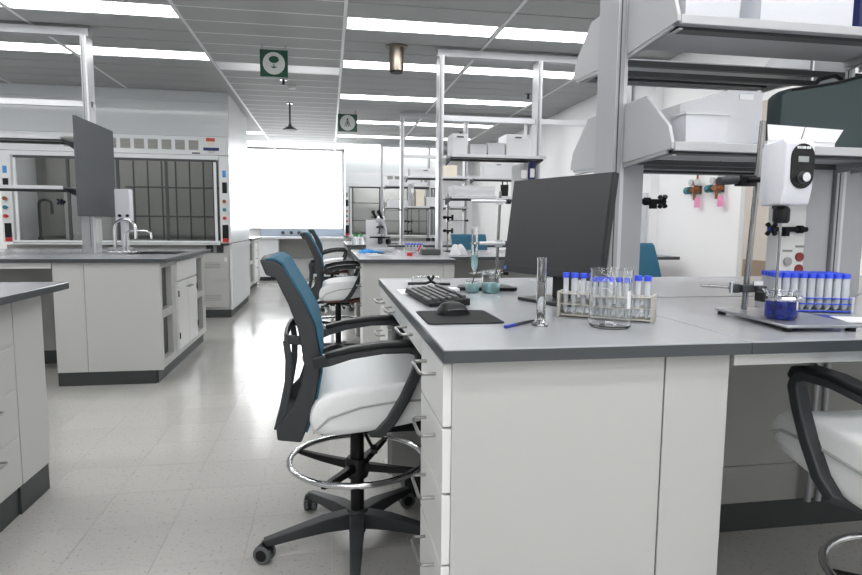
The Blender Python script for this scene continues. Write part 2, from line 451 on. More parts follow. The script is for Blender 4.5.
# main island, aisle end
cabinet('white drawer cabinet under the monitor bench beside the teal chair', (.238, 1.545), -PI/2, .309, .513, drawers=[(0, .309, a, b) for a, b in DW])
cabinet('drawer cabinet at the far end of the monitor bench', (.238, 2.838), -PI/2, .37, .513, drawers=[(0, .37, a, b) for a, b in DW])
t = thing('drawer_unit', 'shallow drawer hung under the monitor bench above the chair seat', 'drawer', (.238, 2.466, 0), -PI/2)
obj('rail', B(0, .918, .02, .4, .83, .885), 'cabinet', t)
for i in range(2):
    dr = obj('drawer_front', B(.003+i*.459, .456+i*.459, 0, .02, .828, .882), 'cabinet_white', t, bevel=.002); bar_handle(dr, .23+i*.459, .855)
tag(obj('end_panel', B(.755, .915, 1.236, 1.98, 0, HB-TB), 'cabinet', bevel=.0015), 'narrow pale end panel beside the dark knee space', 'panel')
# knee space partition under the stirrer bench
t = thing('modesty_panel', 'grey partition closing the back of the knee space under the stirrer bench', 'panel', (0, 2.0, 0))
obj('upper_panel', B(.917, XR-.1, 0, .03, .262, HB-TB), 'knee', t)
obj('lower_panel', B(.917, XR-.1, .002, .03, .11, .258), 'knee', t)
obj('toe_kick', B(.917, XR-.1, -.004, .03, 0, .11), 'kick', t)
for x in (1.83, 1.875, 2.6): obj('leg_tube', MB().cyl((x, -.03, .115), (x, -.03, HB-TB), .012), 'alu', t)
tag(obj('apron_rail', B(.93, XR-.15, 1.24, 1.262, .852, HB-TB).box(.93, .95, 1.262, 1.99, .852, HB-TB), 'cabinet_white', bevel=.002), 'white apron rail under the front edge of the stirrer bench', 'rail')
tag(obj('back_panel', B(.76, XR-.1, 2.80, 2.83, .1, HB-TB), 'cabinet'), 'pale back panel on the far side of the stirrer bench', 'panel')

# bare bench on the left
LD = ((.70, .86), (.53, .69), (.34, .52), (.145, .33))
cabinet('base cabinet with drawers at the bare bench corner across the aisle', (-1.21, 1.33), PI/2, 1.22, .55, kick=.125, rec=.025, proud=.006, front='cabinet',
        drawers=[(.76, 1.20, a, b) for a, b in LD] + [(.3, .74, a, b) for a, b in LD])
t = thing('end_panel', 'plain pale corner panel at the bare bench end', 'panel', (0, 2.553, 0))
obj('panel_board', B(-1.75, -1.214, 0, .240, .125, HB-TB), 'cabinet', t, bevel=.0015); obj('toe_kick', B(-1.75, -1.226, .0, .247, 0, .124), 'kick', t)
# sink bench
sink = cabinet('sink cabinet with double doors between open cubbies facing the aisle', (-1.19, 4.60), PI/2, 1.6, .68,
        doors=[(.44, .79, .15, .70, .755), (.79, 1.14, .15, .70, .825)], rec=.05,
        open_cols=[(.06, .33, [(.16, .47), (.53, .84)]), (1.19, 1.46, [(.16, .47), (.53, .84)])])
obj('false_front', B(.44, 1.14, .0, .02, .71, .865), 'cabinet_white', sink, bevel=.002)
for a in (.06, 1.19):
    for z0, z1 in ((.16, .47), (.53, .84)):
        obj('cubby_shade', B(a+.03, a+.266, .060, .068, z0+.004, z1-.004), 'rail_dark', sink)  # dark sheet just inside the opening, painting the shade of the deep cubby
t = thing('end_panel', 'wide pale panel on the knee side of the sink bench', 'panel', (0, 4.59, 0))
obj('panel_board', B(-1.705, -1.20, -.012, .008, .1, HB-TB), 'cabinet', t, bevel=.001)
obj('panel_board', B(-1.91, -1.708, -.012, .008, .1, HB-TB), 'cabinet', t, bevel=.001)
obj('toe_kick', B(-1.91, -1.25, -.006, .008, 0, .1), 'kick', t)
t = thing('modesty_panel', 'dark grey partition behind the knee space of the sink bench', 'panel', (0, 5.36, 0))
obj('panel_board', B(-4.2, -1.965, 0, .03, .11, HB-TB), 'knee', t); obj('toe_kick', B(-4.2, -1.97, -.004, .03, 0, .11), 'kick', t)
tag(obj('apron_rail', B(-4.1, -1.92, 4.59, 4.612, .845, HB-TB), 'cabinet_white'), 'pale apron rail under the sink bench edge', 'rail')
# microscope bench and the ones behind it
t = thing('end_panel', 'pale panel facing the camera under the microscope', 'panel', (0, 4.5, 0))
obj('panel_board', B(.25, .86, 0, .02, .1, HB-TB), 'cabinet', t); obj('panel_board', B(.863, .945, 0, .02, .1, HB-TB), 'cabinet', t); obj('toe_kick', B(.30, .945, .005, .02, 0, .1), 'kick', t)
cabinet('drawer cabinet at the aisle end of the microscope bench', (.25, 4.96), -PI/2, .42, .55, drawers=[(0, .42, a, b) for a, b in DW])
cabinet('drawer cabinet at the back corner of the microscope bench', (.25, 6.10), -PI/2, .42, .55, drawers=[(0, .42, a, b) for a, b in DW])
tag(obj('modesty_panel', B(.81, XR-.1, 5.34, 5.37, 0, HB-TB), 'cabinet'), 'pale partition under the middle of the microscope bench', 'panel')
cabinet('drawer cabinet at the aisle end behind the microscope bench', (.25, 9.24), -PI/2, .42, .55, drawers=[(0, .42, a, b) for a, b in DW])
cabinet('pale cabinet with open cubbies past the fume hood', (-1.30, 10.5), PI/2, 1.5, .7, drawers=[(.5, .98, a, b) for a, b in DW], open_cols=[(.08, .4, [(.16, .47), (.53, .84)])])

# ------------------------------------------------------------------ shelving frames
def frame(yc, posts, label, xend, sgn=1, ztop=2.70, main=False):
    t = thing('shelving_rack', label, 'shelf frame', (0, yc, 0))
    for x in posts:
        p = obj('post', B(x, x+.03, -.075, .075, HB+.001, ztop-.06), 'alu', t, bevel=.003)
        obj('slot_strip', B(x+.010, x+.014, -.0765, -.075, HB+.05, ztop-.08), 'rail_dark', p)
        obj('side_channel', B(x+.03, x+.044, -.07, .07, HB+.001, ztop-.06), 'alu_light', p)
    a, b = min(posts[0], xend), max(posts[0]+.044, xend)
    obj('top_beam', B(a-.01, b+.01, -.04, .04, ztop-.06, ztop), 'alu', t)
    obj('mid_rail', B(a, b, -.02, .02, 2.095, 2.14), 'alu_light', t)
    return t
PM = [.962, 1.846, 2.72]
t = frame(ROW[0], PM, 'tall aluminium shelf frame rising from the stirrer bench', XR-.12)
for x0, x1 in ((1.007, 1.085), (1.725, 1.842), (1.895, 1.99)):
    obj('utility_chase', B(x0, x1, -.06, .06, HB+.001, 1.40), 'alu', t, bevel=.002)
for x0, x1 in ((1.005, 1.845), (1.892, 2.72)):
    for z in (1.412-.025, 1.715):
        obj('cross_rail', B(x0, x1, -.075, -.055, z, z+.018), 'rail_dark', t); obj('cross_rail', B(x0, x1, .055, .075, z, z+.018), 'rail_dark', t)
frame(ROW[1], [.962, 1.86, 2.76], 'tall aluminium shelf frame rising from the microscope bench', XR-.12)
frame(ROW[2], [.99, 1.89, 2.79], 'aluminium shelf frame on the bench behind the microscope bench', XR-.12)
tt = frame(ROW[3], [.99, 1.9], 'aluminium shelf frame in front of the far fume hood', XR-.12)
sf = frame(ROW[1], [-1.925, -2.82, -3.7], 'tall aluminium shelf frame rising from the sink bench', -4.2)
obj('utility_chase', B(-1.985, -1.927, -.06, .06, HB+.001, 1.42), 'alu', sf)
ch = obj('outlet_panel', B(-1.88, -1.868, -.05, .05, 1.0, 1.2), 'cabinet_white', sf)

def shelf(x0, x1, yc, z, side, label, ends=True, depth=.30):
    """side -1 : towards the camera, +1 : far side of the frame"""
    t = thing('shelf', label, 'shelf', (0, yc, z)); s = side
    ya, yb = s*.078, s*(.078+depth)
    lo, hi = min(ya, yb), max(ya, yb)
    obj('board', B(x0+.012, x1-.012, lo if s > 0 else lo+.0125, hi if s < 0 else hi-.0125, -.016, 0), 'shelf_grey', t, bevel=.002)
    obj('front_lip', B(x0+.012, x1-.012, min(yb, yb-s*.012), max(yb, yb-s*.012), -.024, .002), 'shelf_grey' if ends else 'alu_light', t, bevel=.002)
    if not ends: obj('stiffener', B(x0+.03, x1-.03, min(ya+s*.07, ya+s*.045), max(ya+s*.07, ya+s*.045), -.034, -.0165), 'rail_dark', t)
    obj('stiffener', B(x0+.03, x1-.03, min(yb-s*.05, yb-s*.09), max(yb-s*.05, yb-s*.09), -.026, -.0165), 'rail_dark', t)
    if not ends:
        for x in (x0+.014, x1-.026): obj('bracket', MB().prism([(ya, -.07), (ya, -.0165), (yb-s*.06, -.0165), (yb-s*.06, -.032)], 'x', x, x+.01), 'rail_dark', t)
    if ends:
        pl = [(ya, -.034), (ya, .165), (ya+s*.14, .165), (yb-s*.022, .05), (yb-s*.002, .0), (yb-s*.002, -.018)]
        for x in (x0, x1-.012):
            e = obj('side_panel', MB().prism(pl, 'x', x, x+.012), 'shelf_grey', t, bevel=.0015)
            obj('bracket', B(x+(.0121 if x == x0 else -.0001)-(.0 if x == x0 else .012), x+(.0241 if x == x0 else -.0001), lo+.01, hi-.02, -.038, -.0345), 'alu', t)
            obj('bracket_foot', MB().prism([(ya, -.0345), (yb-s*.03, -.0185), (yb-s*.03, -.030), (ya, -.048)], 'x', x+.002, x+.010), 'alu', t, bevel=.001)
    return t
ZS = (1.782, 1.421)
for side, nm in ((-1, 'over the stirrer'), (1, 'on the far side of the stirrer bench frame')):
    shelf(.995, 1.844, ROW[0], ZS[0], side, 'upper grey metal shelf '+nm)
    shelf(.995, 1.844, ROW[0], ZS[1], side, 'lower grey metal shelf '+nm)
shelf(1.893, 2.716, ROW[0], ZS[0], -1, 'upper grey shelf in the bay past the dark case')
shelf(1.893, 2.716, ROW[0], ZS[1], -1, 'lower grey shelf in the bay past the dark case')
shelf(1.01, 1.856, ROW[1], 1.765, -1, 'upper pale shelf of white boxes above the microscope bench', False)
shelf(1.01, 1.856, ROW[1], 1.42, -1, 'lower pale shelf with the blue binder above the microscope bench', False)
shelf(1.04, 1.886, ROW[2], 1.82, -1, 'upper pale shelf of trays behind the microscope bench', False)
shelf(1.04, 1.886, ROW[2], 1.42, -1, 'lower pale shelf behind the microscope bench', False)
shelf(1.95, 2.75, ROW[2], 1.82, -1, 'upper pale shelf in the right bay behind the microscope', False)
shelf(1.04, 1.896, ROW[3], 1.90, -1, 'upper pale shelf in front of the far fume hood', False)
shelf(1.04, 1.896, ROW[3], 1.50, -1, 'lower pale shelf in front of the far fume hood', False)
shelf(-2.80, -1.97, ROW[1], 1.812, -1, 'upper white shelf above the sink bench beside the dark board', False)
shelf(-2.80, -1.97, ROW[1], 1.44, -1, 'lower white shelf above the sink bench beside the dark board', False)
# dark board on the end of the sink bench frame
t = thing('display_board', 'flat dark grey board mounted on the end of the sink bench frame', 'board', (-1.8805, ROW[1], 1.215))
obj('panel_board', B(.012, .032, -.44, .36, 0, .745), 'board', t, bevel=.003)
obj('mount', B(0, .012, -.06, .06, .1, .6), 'black', t)

# ------------------------------------------------------------------ fume hoods
def hood(label, x0, x1, yf, depth, big=True):
    """front face at y = yf looking towards -y"""
    t = thing('fume_hood', label, 'fume hood', (0, yf, 0))
    zl, zt = .955, 1.895                                # sash opening
    pr = .15 if big else .1                             # width of the side posts
    # shell
    obj('upper_front', B(x0, x1, 0, .05, 2.20, ZC-.13), 'hood', t)
    obj('ceiling_filler', B(x0, x1, .0, .05, ZC-.128, ZC-.005), 'hood', t)
    obj('side_wall', B(x1-.04, x1, .05, depth, .93, ZC-.005), 'hood_white', t); obj('side_wall', B(x0, x0+.04, .05, depth, .93, ZC-.005), 'hood_white', t)
    obj('side_base', B(x1-.03, x1-.004, .06, depth, .10, .92), 'hood_white', t)
    obj('side_kick', B(x1-.07, x1-.03, .06, depth, 0, .10), 'kick', t)
    obj('roof', B(x0+.04, x1-.04, .05, depth, 2.15, 2.18), 'hood', t)
    obj('back_wall', B(x0+.04, x1-.04, .80, .84, .93, 2.15), 'hood_in', t)
    obj('work_surface', B(x0+.04, x1-.04, .02, .80, .93, .95), 'hood_in', t)
    obj('baffle', B(x0+.2, x1-.2, .70, .72, 1.0, 2.1), 'hood_in', t)
    # grille band
    gb = obj('grille_band', B(x0, x1, -.012, .05, 1.98, 2.196), 'hood_white', t, bevel=.003)
    n = 10 if big else 6
    gx1 = x1-.345 if big else x1-.25
    for i in range(n):
        xx = gx1 - i*.152
        if xx-.11 < x0+.1: break
        gr = obj('vent_grille', B(xx-.11, xx, -.016, -.0121, 2.035, 2.15), 'grille', t)
        mb = MB()
        for k in range(7): mb.box(xx-.108, xx-.002, -.0185, -.0161, 2.042+k*.015, 2.050+k*.015)
        obj('louver', mb, 'label_grey', gr)
    # sash frame
    a, b = x0+pr, x1-pr
    obj('sash_header', B(a-.03, b+.03, -.022, .0, 1.925, 1.975), 'hood_white', t, bevel=.003)
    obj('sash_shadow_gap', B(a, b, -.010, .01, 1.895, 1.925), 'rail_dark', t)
    obj('sash_frame', B(a, a+.03, -.02, .012, zl, zt), 'hood_white', t); obj('sash_frame', B(b-.03, b, -.02, .012, zl, zt), 'hood_white', t)
    obj('sill', B(a-.03, b+.03, -.06, .02, .905, zl), 'hood_white', t, bevel=.006)
    obj('sill_groove', B(a-.02, b+.02, -.064, -.0601, .925, .935), 'grille', t)
    npn = 4 if big else 3
    wd = (b-a-.06)/npn
    for i in range(npn):
        xx = a+.03+i*wd
        p = obj('sash_pane', B(xx+.004, xx+wd-.004, -.004+.012*(i % 2), .0+.012*(i % 2), zl+.004, zt-.004), 'sash', t)
        obj('pane_stile', B(xx+wd-.016, xx+wd+.012, -.010, .02, zl, zt), 'rail_dark', p)
    # side posts
    for xa, xb in ((x0, a-.03), (b+.03, x1)):
        po = obj('side_post', B(xa, xb, -.008, .05, .93, 1.975), 'hood_white', t, bevel=.004)
    cx = (b+.03+x1)/2 if True else 0
    for cx, flip in (((b+.03+x1)/2, 1), ((x0+a-.03)/2, -1)):
        obj('switch_plate', B(cx-.025, cx+.03, -.018, -.0081, 1.53, 1.66), 'black', t)
        obj('outlet_plate', B(cx-.035, cx+.035, -.018, -.0081, .985, 1.15), 'black', t)
        obj('outlet_plate', B(cx-.035, cx+.035, -.018, -.0081, .94, .984), 'red', t)
        for z, mm in ((1.43, 'brass'), (1.33, 'teal_knob'), (1.23, 'red')):
            obj('valve_knob', MB().cyl((cx, -.008, z), (cx, -.045, z), .012).cyl((cx, -.045, z), (cx, -.062, z), .022), mm, t)
        obj('gauge', B(cx-.02, cx+.02, -.014, -.0081, 1.72, 1.80), 'glove_blue' if big else 'label_grey', t)
    obj('added_hood_lamp', B(x0+.3, x1-.3, .15, .45, 2.13, 2.149), 'hood_fill' if big else 'hood_fill_far', t)  # unseen lamp strip, added to brighten the hood interior
    # lattice of rods and service fittings inside
    for i in range(7 if big else 4):
        xx = b-.10-i*.17
        obj('lattice_rod', MB().cyl((xx, .62, .951), (xx, .62, 1.97), .010), 'rail_dark', t)
    for z in (1.25, 1.62):
        obj('lattice_bar', MB().cyl((b-1.22 if big else a+.05, .60, z), (b-.04, .60, z), .010), 'rail_dark', t)
    # base cabinet under the hood
    obj('base_body', B(x0, x1-.035, .06, .8, .10, .90), 'cabinet', t)
    obj('base_kick', B(x0, x1-.07, .06, .8, 0, .10), 'kick', t)
    nd = 5 if big else 3
    dw = (x1-.04-x0)/nd
    for i in range(nd):
        xx = x0+i*dw
        d = obj('base_door', B(xx+.004, xx+dw-.004, .04, .06, .13, .80), 'cabinet', t, bevel=.002)
        for z in (.22, .24, .26, .28, .62, .64, .66, .68): obj('louver', B(xx+.06, xx+dw-.10, .037, .0399, z, z+.006), 'label_grey', d)
        obj('latch', B(xx+dw-.05, xx+dw-.02, .032, .0399, .70, .75), 'cabinet_white', d)
    for k in range(2): obj('outlet_box', B(x1-.30+k*.12, x1-.22+k*.12, .035, .0599, .81, .90), 'charcoal', t)
    return t
h1 = hood('large grey fume hood with wide glass sash and vent grilles by the aisle', -3.70, -1.18, 7.69, 1.72)
# warning labels on the grille band
lb = obj('warning_label', B(-1.445, -1.325, -.0145, -.0121, 2.078, 2.19), 'paper', h1)
obj('red_band', B(-1.435, -1.335, -.016, -.0146, 2.14, 2.18), 'spk_red', lb); obj('picture', B(-1.42, -1.35, -.016, -.0146, 2.085, 2.135), 'cream', lb)
lb = obj('notice_label', B(-1.475, -1.285, -.0145, -.0121, 1.985, 2.072), 'paper', h1)
obj('navy_band', B(-1.47, -1.29, -.016, -.0146, 2.032, 2.068), 'sign_navy', lb)
for k in range(3): obj('text_line', B(-1.43+.01*k, -1.33-.01*k, -.016, -.0146, 2.026-k*.011, 2.030-k*.011), 'label_grey', lb)
obj('name_plate', B(-1.60, -1.51, -.0145, -.0121, 1.992, 2.006), 'charcoal', h1)
# things standing inside the left part of the hood
def arch_hose(x, y, z0, z1, r, label):
    pts = [(x, y, z0)] + [(x, y, z0+(z1-z0)*k/4) for k in range(1, 4)] + [(x+r-r*math.cos(PI*k/6), y, z1+r*math.sin(PI*k/6)*.8) for k in range(7)] + [(x+2*r, y, z1-.12)]
    t = thing('hose', label, 'hose', (0, 0, 0)); obj('hose_tube', MB().tube(pts, .018, 8), 'black', t); obj('collar', MB().cyl((x, y, z0-.01), (x, y, z0+.02), .03), 'black', t)
arch_hose(-3.44, 8.0, .9615, 1.38, .07, 'thick black arched hose inside the large fume hood')
t = thing('gas_tap', 'black gas tap on the back panel inside the large fume hood', 'tap', (-2.80, 8.112, 1.36))
obj('spindle', MB().cyl((0, -.01, 0), (-.22, -.01, 0), .014), 'black', t)
obj('cross_handle', B(-.235, -.215, -.05, .03, -.01, .01).box(-.235, -.215, -.02, .0, -.05, .05).box(-.10, -.08, -.05, .03, -.04, .04), 'black', t)
tag(obj('instrument_box', B(-3.22, -2.68, 8.15, 8.37, .951, 1.60), 'cabinet', bevel=.006), 'tall pale grey box in the left half of the large fume hood', 'box')
h2 = hood('white fume hood on the far wall behind the microscope', .33, 2.3, 12.35, .84, big=False)
# fittings along the hood side wall
t = thing('window_bench', 'white service bench under the bright window', 'bench', (0, 12.75, 0))
obj('bench_top', B(-1.42, .32, -.1, .40, .86, .90), 'white_plastic', t)
obj('front_panel', B(-1.42, -1.02, -.05, .40, .08, .86), 'hood_white', t); obj('front_panel', B(-.30, .32, -.05, .40, .08, .86), 'hood_white', t)
obj('kick', B(-1.42, -1.02, 0, .40, 0, .08).box(-.30, .32, 0, .4, 0, .08), 'kick', t)
obj('back_panel', B(-1.02, -.30, .28, .32, .45, .86), 'knee', t)
obj('upstand', B(-1.42, .32, .33, .38, .90, 1.06), 'upstand', t)
for x in (-.95, -.78, -.62): obj('tap_knob', MB().cyl((x, .33, .98), (x, .27, .98), .035), 'charcoal', t)

# ------------------------------------------------------------------ drafting chairs
def chair(label, loc, rz, dz=0., rb=0., pan='charcoal_dark'):
    t = thing('drafting_chair', label, 'chair', loc, rz)
    # five star base
    for k in range(5):
        a = math.radians(194+72*k) + rb; c, s = math.cos(a), math.sin(a); R = .335
        pts = [(.02*c, .02*s, .098), (.12*c, .12*s, .098), (.22*c, .22*s, .086), (R*c, R*s, .070)]
        leg = obj('base_leg', MB().band(pts, (-s, c, 0), [.055, .05, .042, .032], [.06, .05, .036, .026]), 'charcoal', t, bevel=.004)
        ca = a+.9; px, py = R*c, R*s
        ux, uy = math.cos(ca), math.sin(ca)
        cs = obj('caster', MB().cyl((px-ux*.024, py-uy*.024, .034), (px-ux*.006, py-uy*.006, .034), .033, n=18).cyl((px+ux*.006, py+uy*.006, .034), (px+ux*.024, py+uy*.024, .034), .033, n=18), 'rubber', t, bevel=.004)
        obj('caster_cap', MB().cyl((px-ux*.0265, py-uy*.0265, .034), (px+ux*.0265, py+uy*.0265, .034), .020, n=16), 'black', cs)
        obj('caster_hood', MB().cyl((px-ux*.02, py-uy*.02, .036), (px+ux*.02, py+uy*.02, .036), .032, n=16).cyl((px, py, .045), (px, py, .075), .010), 'black', cs)
    obj('hub', MB().lathe([(0, .045), (.030, .045), (.036, .07), (.040, .125), (.034, .135), (0, .135)], n=20), 'charcoal', t)
    obj('column', MB().cyl((0, 0, .12), (0, 0, .43+dz), .025, n=20).cyl((0, 0, .40+dz), (0, 0, .47+dz), .019, n=16), 'black', t)
    # foot ring
    zr = .325
    obj('foot_ring', MB().tube([(.242*math.cos(2*PI*i/40), .242*math.sin(2*PI*i/40), zr) for i in range(40)], .011, 10, True), 'chrome', t)
    obj('ring_hub', MB().lathe([(.0255, .255), (.040, .258), (.044, .275), (.044, .318), (.036, .33), (.0255, .33), (.0255, .255)], n=20), 'black', t)
    for k in range(4):
        a = math.radians(60+90*k); c, s = math.cos(a), math.sin(a)
        obj('ring_spoke', MB().band([(.035*c, .035*s, .298), (.14*c, .14*s, .304), (.242*c, .242*s, .314)], (-s, c, 0), [.030, .024, .018], [.030, .024, .016]), 'black', t, bevel=.003)
    # mechanism and lever
    mech = obj('mechanism', B(-.09, .10, -.075, .075, .445+dz, .49+dz), 'black', t, bevel=.008)
    obj('lever', MB().tube([(.02, -.07, .455+dz), (.03, -.16, .45+dz), (.04, -.20, .44+dz)], .006, 8).obox((.045, -.215, .437+dz), (.02, .05, .014)), 'black', mech)
    # seat
    def seat_pt(u, v):
        th = 2*PI*v
        return u, th
    prof = [(-.160, .500), (-.172, .530), (-.165, .575), (-.130, .622), (-.05, .645), (.05, .652), (.15, .662), (.24, .660), (.295, .635), (.315, .595), (.305, .555), (.25, .530), (.10, .498), (-.06, .482), (-.13, .482)]
    ys = [-.252, -.245, -.215, -.12, 0, .12, .215, .245, .252]
    vs = []; n = len(prof)
    cx, cz = .06, .56
    for y in ys:
        e = abs(y)/.252; k = 1-.10*e**6 - (.12 if e > .99 else 0); up = .018*e**3
        for x, z in prof: vs.append((cx+(x-cx)*(1-.06*e**4), y, cz+(z-cz)*k+dz + up*(1 if z > .56 else .6)))
    fs = []
    for i in range(len(ys)-1):
        for j in range(n): fs.append((i*n+j, i*n+(j+1) % n, (i+1)*n+(j+1) % n, (i+1)*n+j))
    fs += [tuple(range(n)), tuple(range((len(ys)-1)*n, len(ys)*n))[::-1]]
    st = obj('seat', MB().add(vs, fs), 'seat', t, bevel=0)
    sm = st.modifiers.new('sub', 'SUBSURF'); sm.levels = sm.render_levels = 1
    for y in (-.253, .253):
        obj('piping', MB().tube([(-.150, y, .512+dz), (-.10, y, .560+dz), (.0, y, .592+dz), (.12, y, .606+dz), (.25, y, .608+dz), (.285, y, .590+dz)], .004, 6), 'grille', st)
    obj('seat_pan', B(-.13, .22, -.17, .17, .472+dz, .500+dz), pan, t, bevel=.01)
    # back frame
    back = MB()
    rail = [(-.309, 1.060), (-.290, 1.012), (-.262, 1.003), (-.222, .916), (-.195, .837), (-.182, .767), (-.176, .715), (-.189, .650), (-.212, .582), (-.245, .548), (-.267, .512), (-.264, .477), (-.189, .466), (-.178, .492), (-.147, .585), (-.126, .700), (-.126, .767), (-.141, .856), (-.181, .940), (-.228, 1.031), (-.262, 1.058)]
    rail = [(x, z+dz) for x, z in rail]
    bf = None
    for y in (-.205, .175):
        o = obj('back_rail', MB().prism(rail, 'y', y, y+.03), 'charcoal', t, bevel=.005)
    obj('back_foot', B(-.262, -.186, -.18, .18, .468+dz, .506+dz), 'charcoal', t, bevel=.006)
    obj('top_rail', MB().tube([(-.285+.03*(abs(y)/.2)**2-.02, y, 1.048+dz) for y in (-.19, -.1, 0, .1, .19)], .018, 10), 'charcoal', t)
    yoke = [(-.180, -.19, .800), (-.222, -.185, .803), (-.236, -.15, .803), (-.240, -.06, .803), (-.240, .06, .803), (-.236, .15, .803), (-.222, .185, .803), (-.180, .19, .800)]
    yk = obj('lumbar_yoke', MB().band([(x, y, z+dz) for x, y, z in yoke], (0, 0, 1), .030, .012), 'charcoal', t, bevel=.003)
    for s in (-1, 1):
        strut = [(-.234, s*.178, .80), (-.226, s*.178, .738), (-.228, s*.178, .665), (-.243, s*.178, .585), (-.262, s*.178, .505)]
        obj('yoke_strut', MB().band([(x, y, z+dz) for x, y, z in strut], (0, 1, 0), .022, [.02, .022, .024, .026, .03]), 'charcoal', yk, bevel=.003)
    # mesh
    mp = [(-.290, 1.064), (-.262, 1.066), (-.236, 1.050), (-.215, 1.012), (-.174, .940), (-.134, .856), (-.118, .767), (-.118, .700), (-.139, .585), (-.168, .500)]
    def msh(u, v):
        f = u*(len(mp)-1); i = min(int(f), len(mp)-2); g = f-i
        x = mp[i][0]*(1-g)+mp[i+1][0]*g; z = mp[i][1]*(1-g)+mp[i+1][1]*g
        y = -.206+.412*v; e = (v-.5)*2
        return (x-.012*(1-e*e)*min(1, u*4), y, z+dz)
    obj('mesh_back', MB().grid(msh, 27, 10), 'teal', t, solid=.006)
    # arms
    for s in (-1, 1):
        y = s*.268
        path = [(-.145, y-s*.03, .735), (-.10, y, .750), (-.03, y, .769), (.07, y, .781), (.15, y, .782), (.182, y, .774), (.190, y, .745), (.174, y, .695), (.140, y, .620), (.095, y, .545), (.06, y-s*.01, .505), (.03, y-s*.07, .486)]
        ar = obj('armrest', MB().band([(x, yy, z+dz) for x, yy, z in path], (0, 1, 0), .036, [.034, .034, .030, .026, .028, .034, .034, .032, .032, .032, .030, .026]), 'charcoal', t, bevel=.006)
        pad = [(-.11, y, .764), (-.03, y, .784), (.07, y, .797), (.15, y, .798), (.187, y, .789), (.201, y, .765)]
        obj('arm_pad', MB().band([(x, yy, z+dz) for x, yy, z in pad], (0, 1, 0), [.04, .046, .05, .05, .046, .04], .018), 'black', ar, bevel=.006)
    return t
chair('teal mesh drafting chair pulled up to the monitor bench', (.095, 2.134, 0), 0)
chair('drafting chair with white seat tucked under the stirrer bench knee space', (1.435, 1.125, 0), PI/2, .03, .3)
chair('teal mesh drafting chair at the aisle end of the microscope bench', (.075, 5.28, 0), 0, .035, .5, 'rust')
chair('teal mesh drafting chair in the aisle behind the microscope bench', (.04, 8.38, 0), 0, .035, .9, 'rust')
chair('drafting chair behind the stirrer bench with only its teal back showing', (1.90, 3.42, 0), -PI/2, 0, .2)
chair('drafting chair behind the microscope bench beyond the white bag', (1.62, 6.68, 0), -PI/2, 0, .2)

# ------------------------------------------------------------------ monitor bench
ZB = HB + .0005
t = thing('monitor', 'black flat monitor with a dark blank screen on a square foot', 'monitor', (.7165, 1.913, ZB), math.radians(-68.8))
obj('foot', B(-.107, .107, -.035, .155, 0, .012), 'bezel', t, bevel=.003)
obj('neck', B(-.032, .032, .055, .085, .0121, .25), 'bezel', t, bevel=.004)
ti = math.radians(-7.5)
def tilt(mb, z0=.09):
    M = Matrix.Rotation(ti, 3, 'X')
    for i, p in enumerate(mb.v): q = M @ Vector((p[0], p[1], p[2])); mb.v[i] = (q.x, q.y, q.z+z0)
    return mb
pn = obj('casing', tilt(B(-.239, .239, 0, .022, 0, .333)), 'bezel', t, bevel=.003)
obj('rear_housing', tilt(B(-.12, .12, .0221, .045, .06, .27)), 'bezel', t, bevel=.008)
obj('screen', tilt(B(-.232, .232, -.0015, -.0001, .030, .327)), 'screen', pn)
obj('logo', tilt(MB().cyl((-.225, -.0001, .015), (-.225, -.0018, .015), .007, n=16)), 'logo_blue', pn)
obj('bezel_strip', tilt(B(-.232, .232, -.0015, -.0001, .024, .0285)), 'charcoal', pn)

t = thing('keyboard', 'black computer keyboard on the monitor bench beside the mouse pad', 'keyboard', (.362, 2.045, ZB+.0025), -PI/2-math.radians(-4)); t.scale = (.87, .9, .9)
kb = obj('case', MB().prism([(-.075, 0), (-.075, .011), (.07, .026), (.075, .024), (.075, 0)], 'x', -.225, .225), 'black', t, bevel=.003)
keys = MB()
for r in range(6):
    y = -.066 + r*.0235 + (.006 if r == 5 else 0); z = .0125 + (y+.075)*.1034
    x = -.216; i = 0
    while x < .213:
        wk = .017
        if r == 0 and -.13 < x < -.02: wk = .11
        elif i == 0 and r in (1, 2, 3): wk = .022+.006*(3-r)
        if x+wk > .216: break
        if not (.085 < x < .094 or .150 < x < .156): keys.obox((x+wk/2, y, z+.004), (wk*.9, .0145, .009), rx=.10)
        x += wk+.0022; i += 1
o = obj('keys', keys, 'keycap', t, bevel=0); o['kind'] = 'stuff'
tag(obj('paper_sheet', B(.262, .47, 2.19, 2.36, ZB, ZB+.002), 'paper'), 'white sheet tucked under the keyboard', 'paper')
tag(obj('mouse_pad', MB().prism([(.262, 1.516), (.449, 1.516), (.458, 1.526), (.458, 1.742), (.449, 1.752), (.262, 1.752), (.252, 1.742), (.252, 1.526)], 'z', ZB, ZB+.003), 'charcoal_dark', bevel=.001), 'thin black mouse pad under the mouse', 'mouse pad')
t = thing('computer_mouse', 'black computer mouse resting on the pad', 'mouse', (.352, 1.685, ZB+.0035), math.radians(8)); t.scale = (.88, 1, .95)
def mouse_pt(u, v):
    e = 2*u-1; k = max(0, 1-e**4)**.5; a = PI*v
    hh = .037*max(0, 1-abs(e+.12)**2.6/1.35)**.8*max(0, 1-e**8)
    return (-.056*-e, -math.cos(a)*.031*k, max(0, math.sin(a)**.75*hh))
ms = obj('shell', MB().grid(mouse_pt, 18, 14), 'black', t)
obj('wheel', MB().cyl((.032, -.004, .020), (.032, .004, .020), .008), 'rubber', t)
obj('side_grip', MB().tube([(-.03, -.0285, .013), (0, -.0315, .015), (.03, -.0275, .014)], .004, 6), 'charcoal', t)
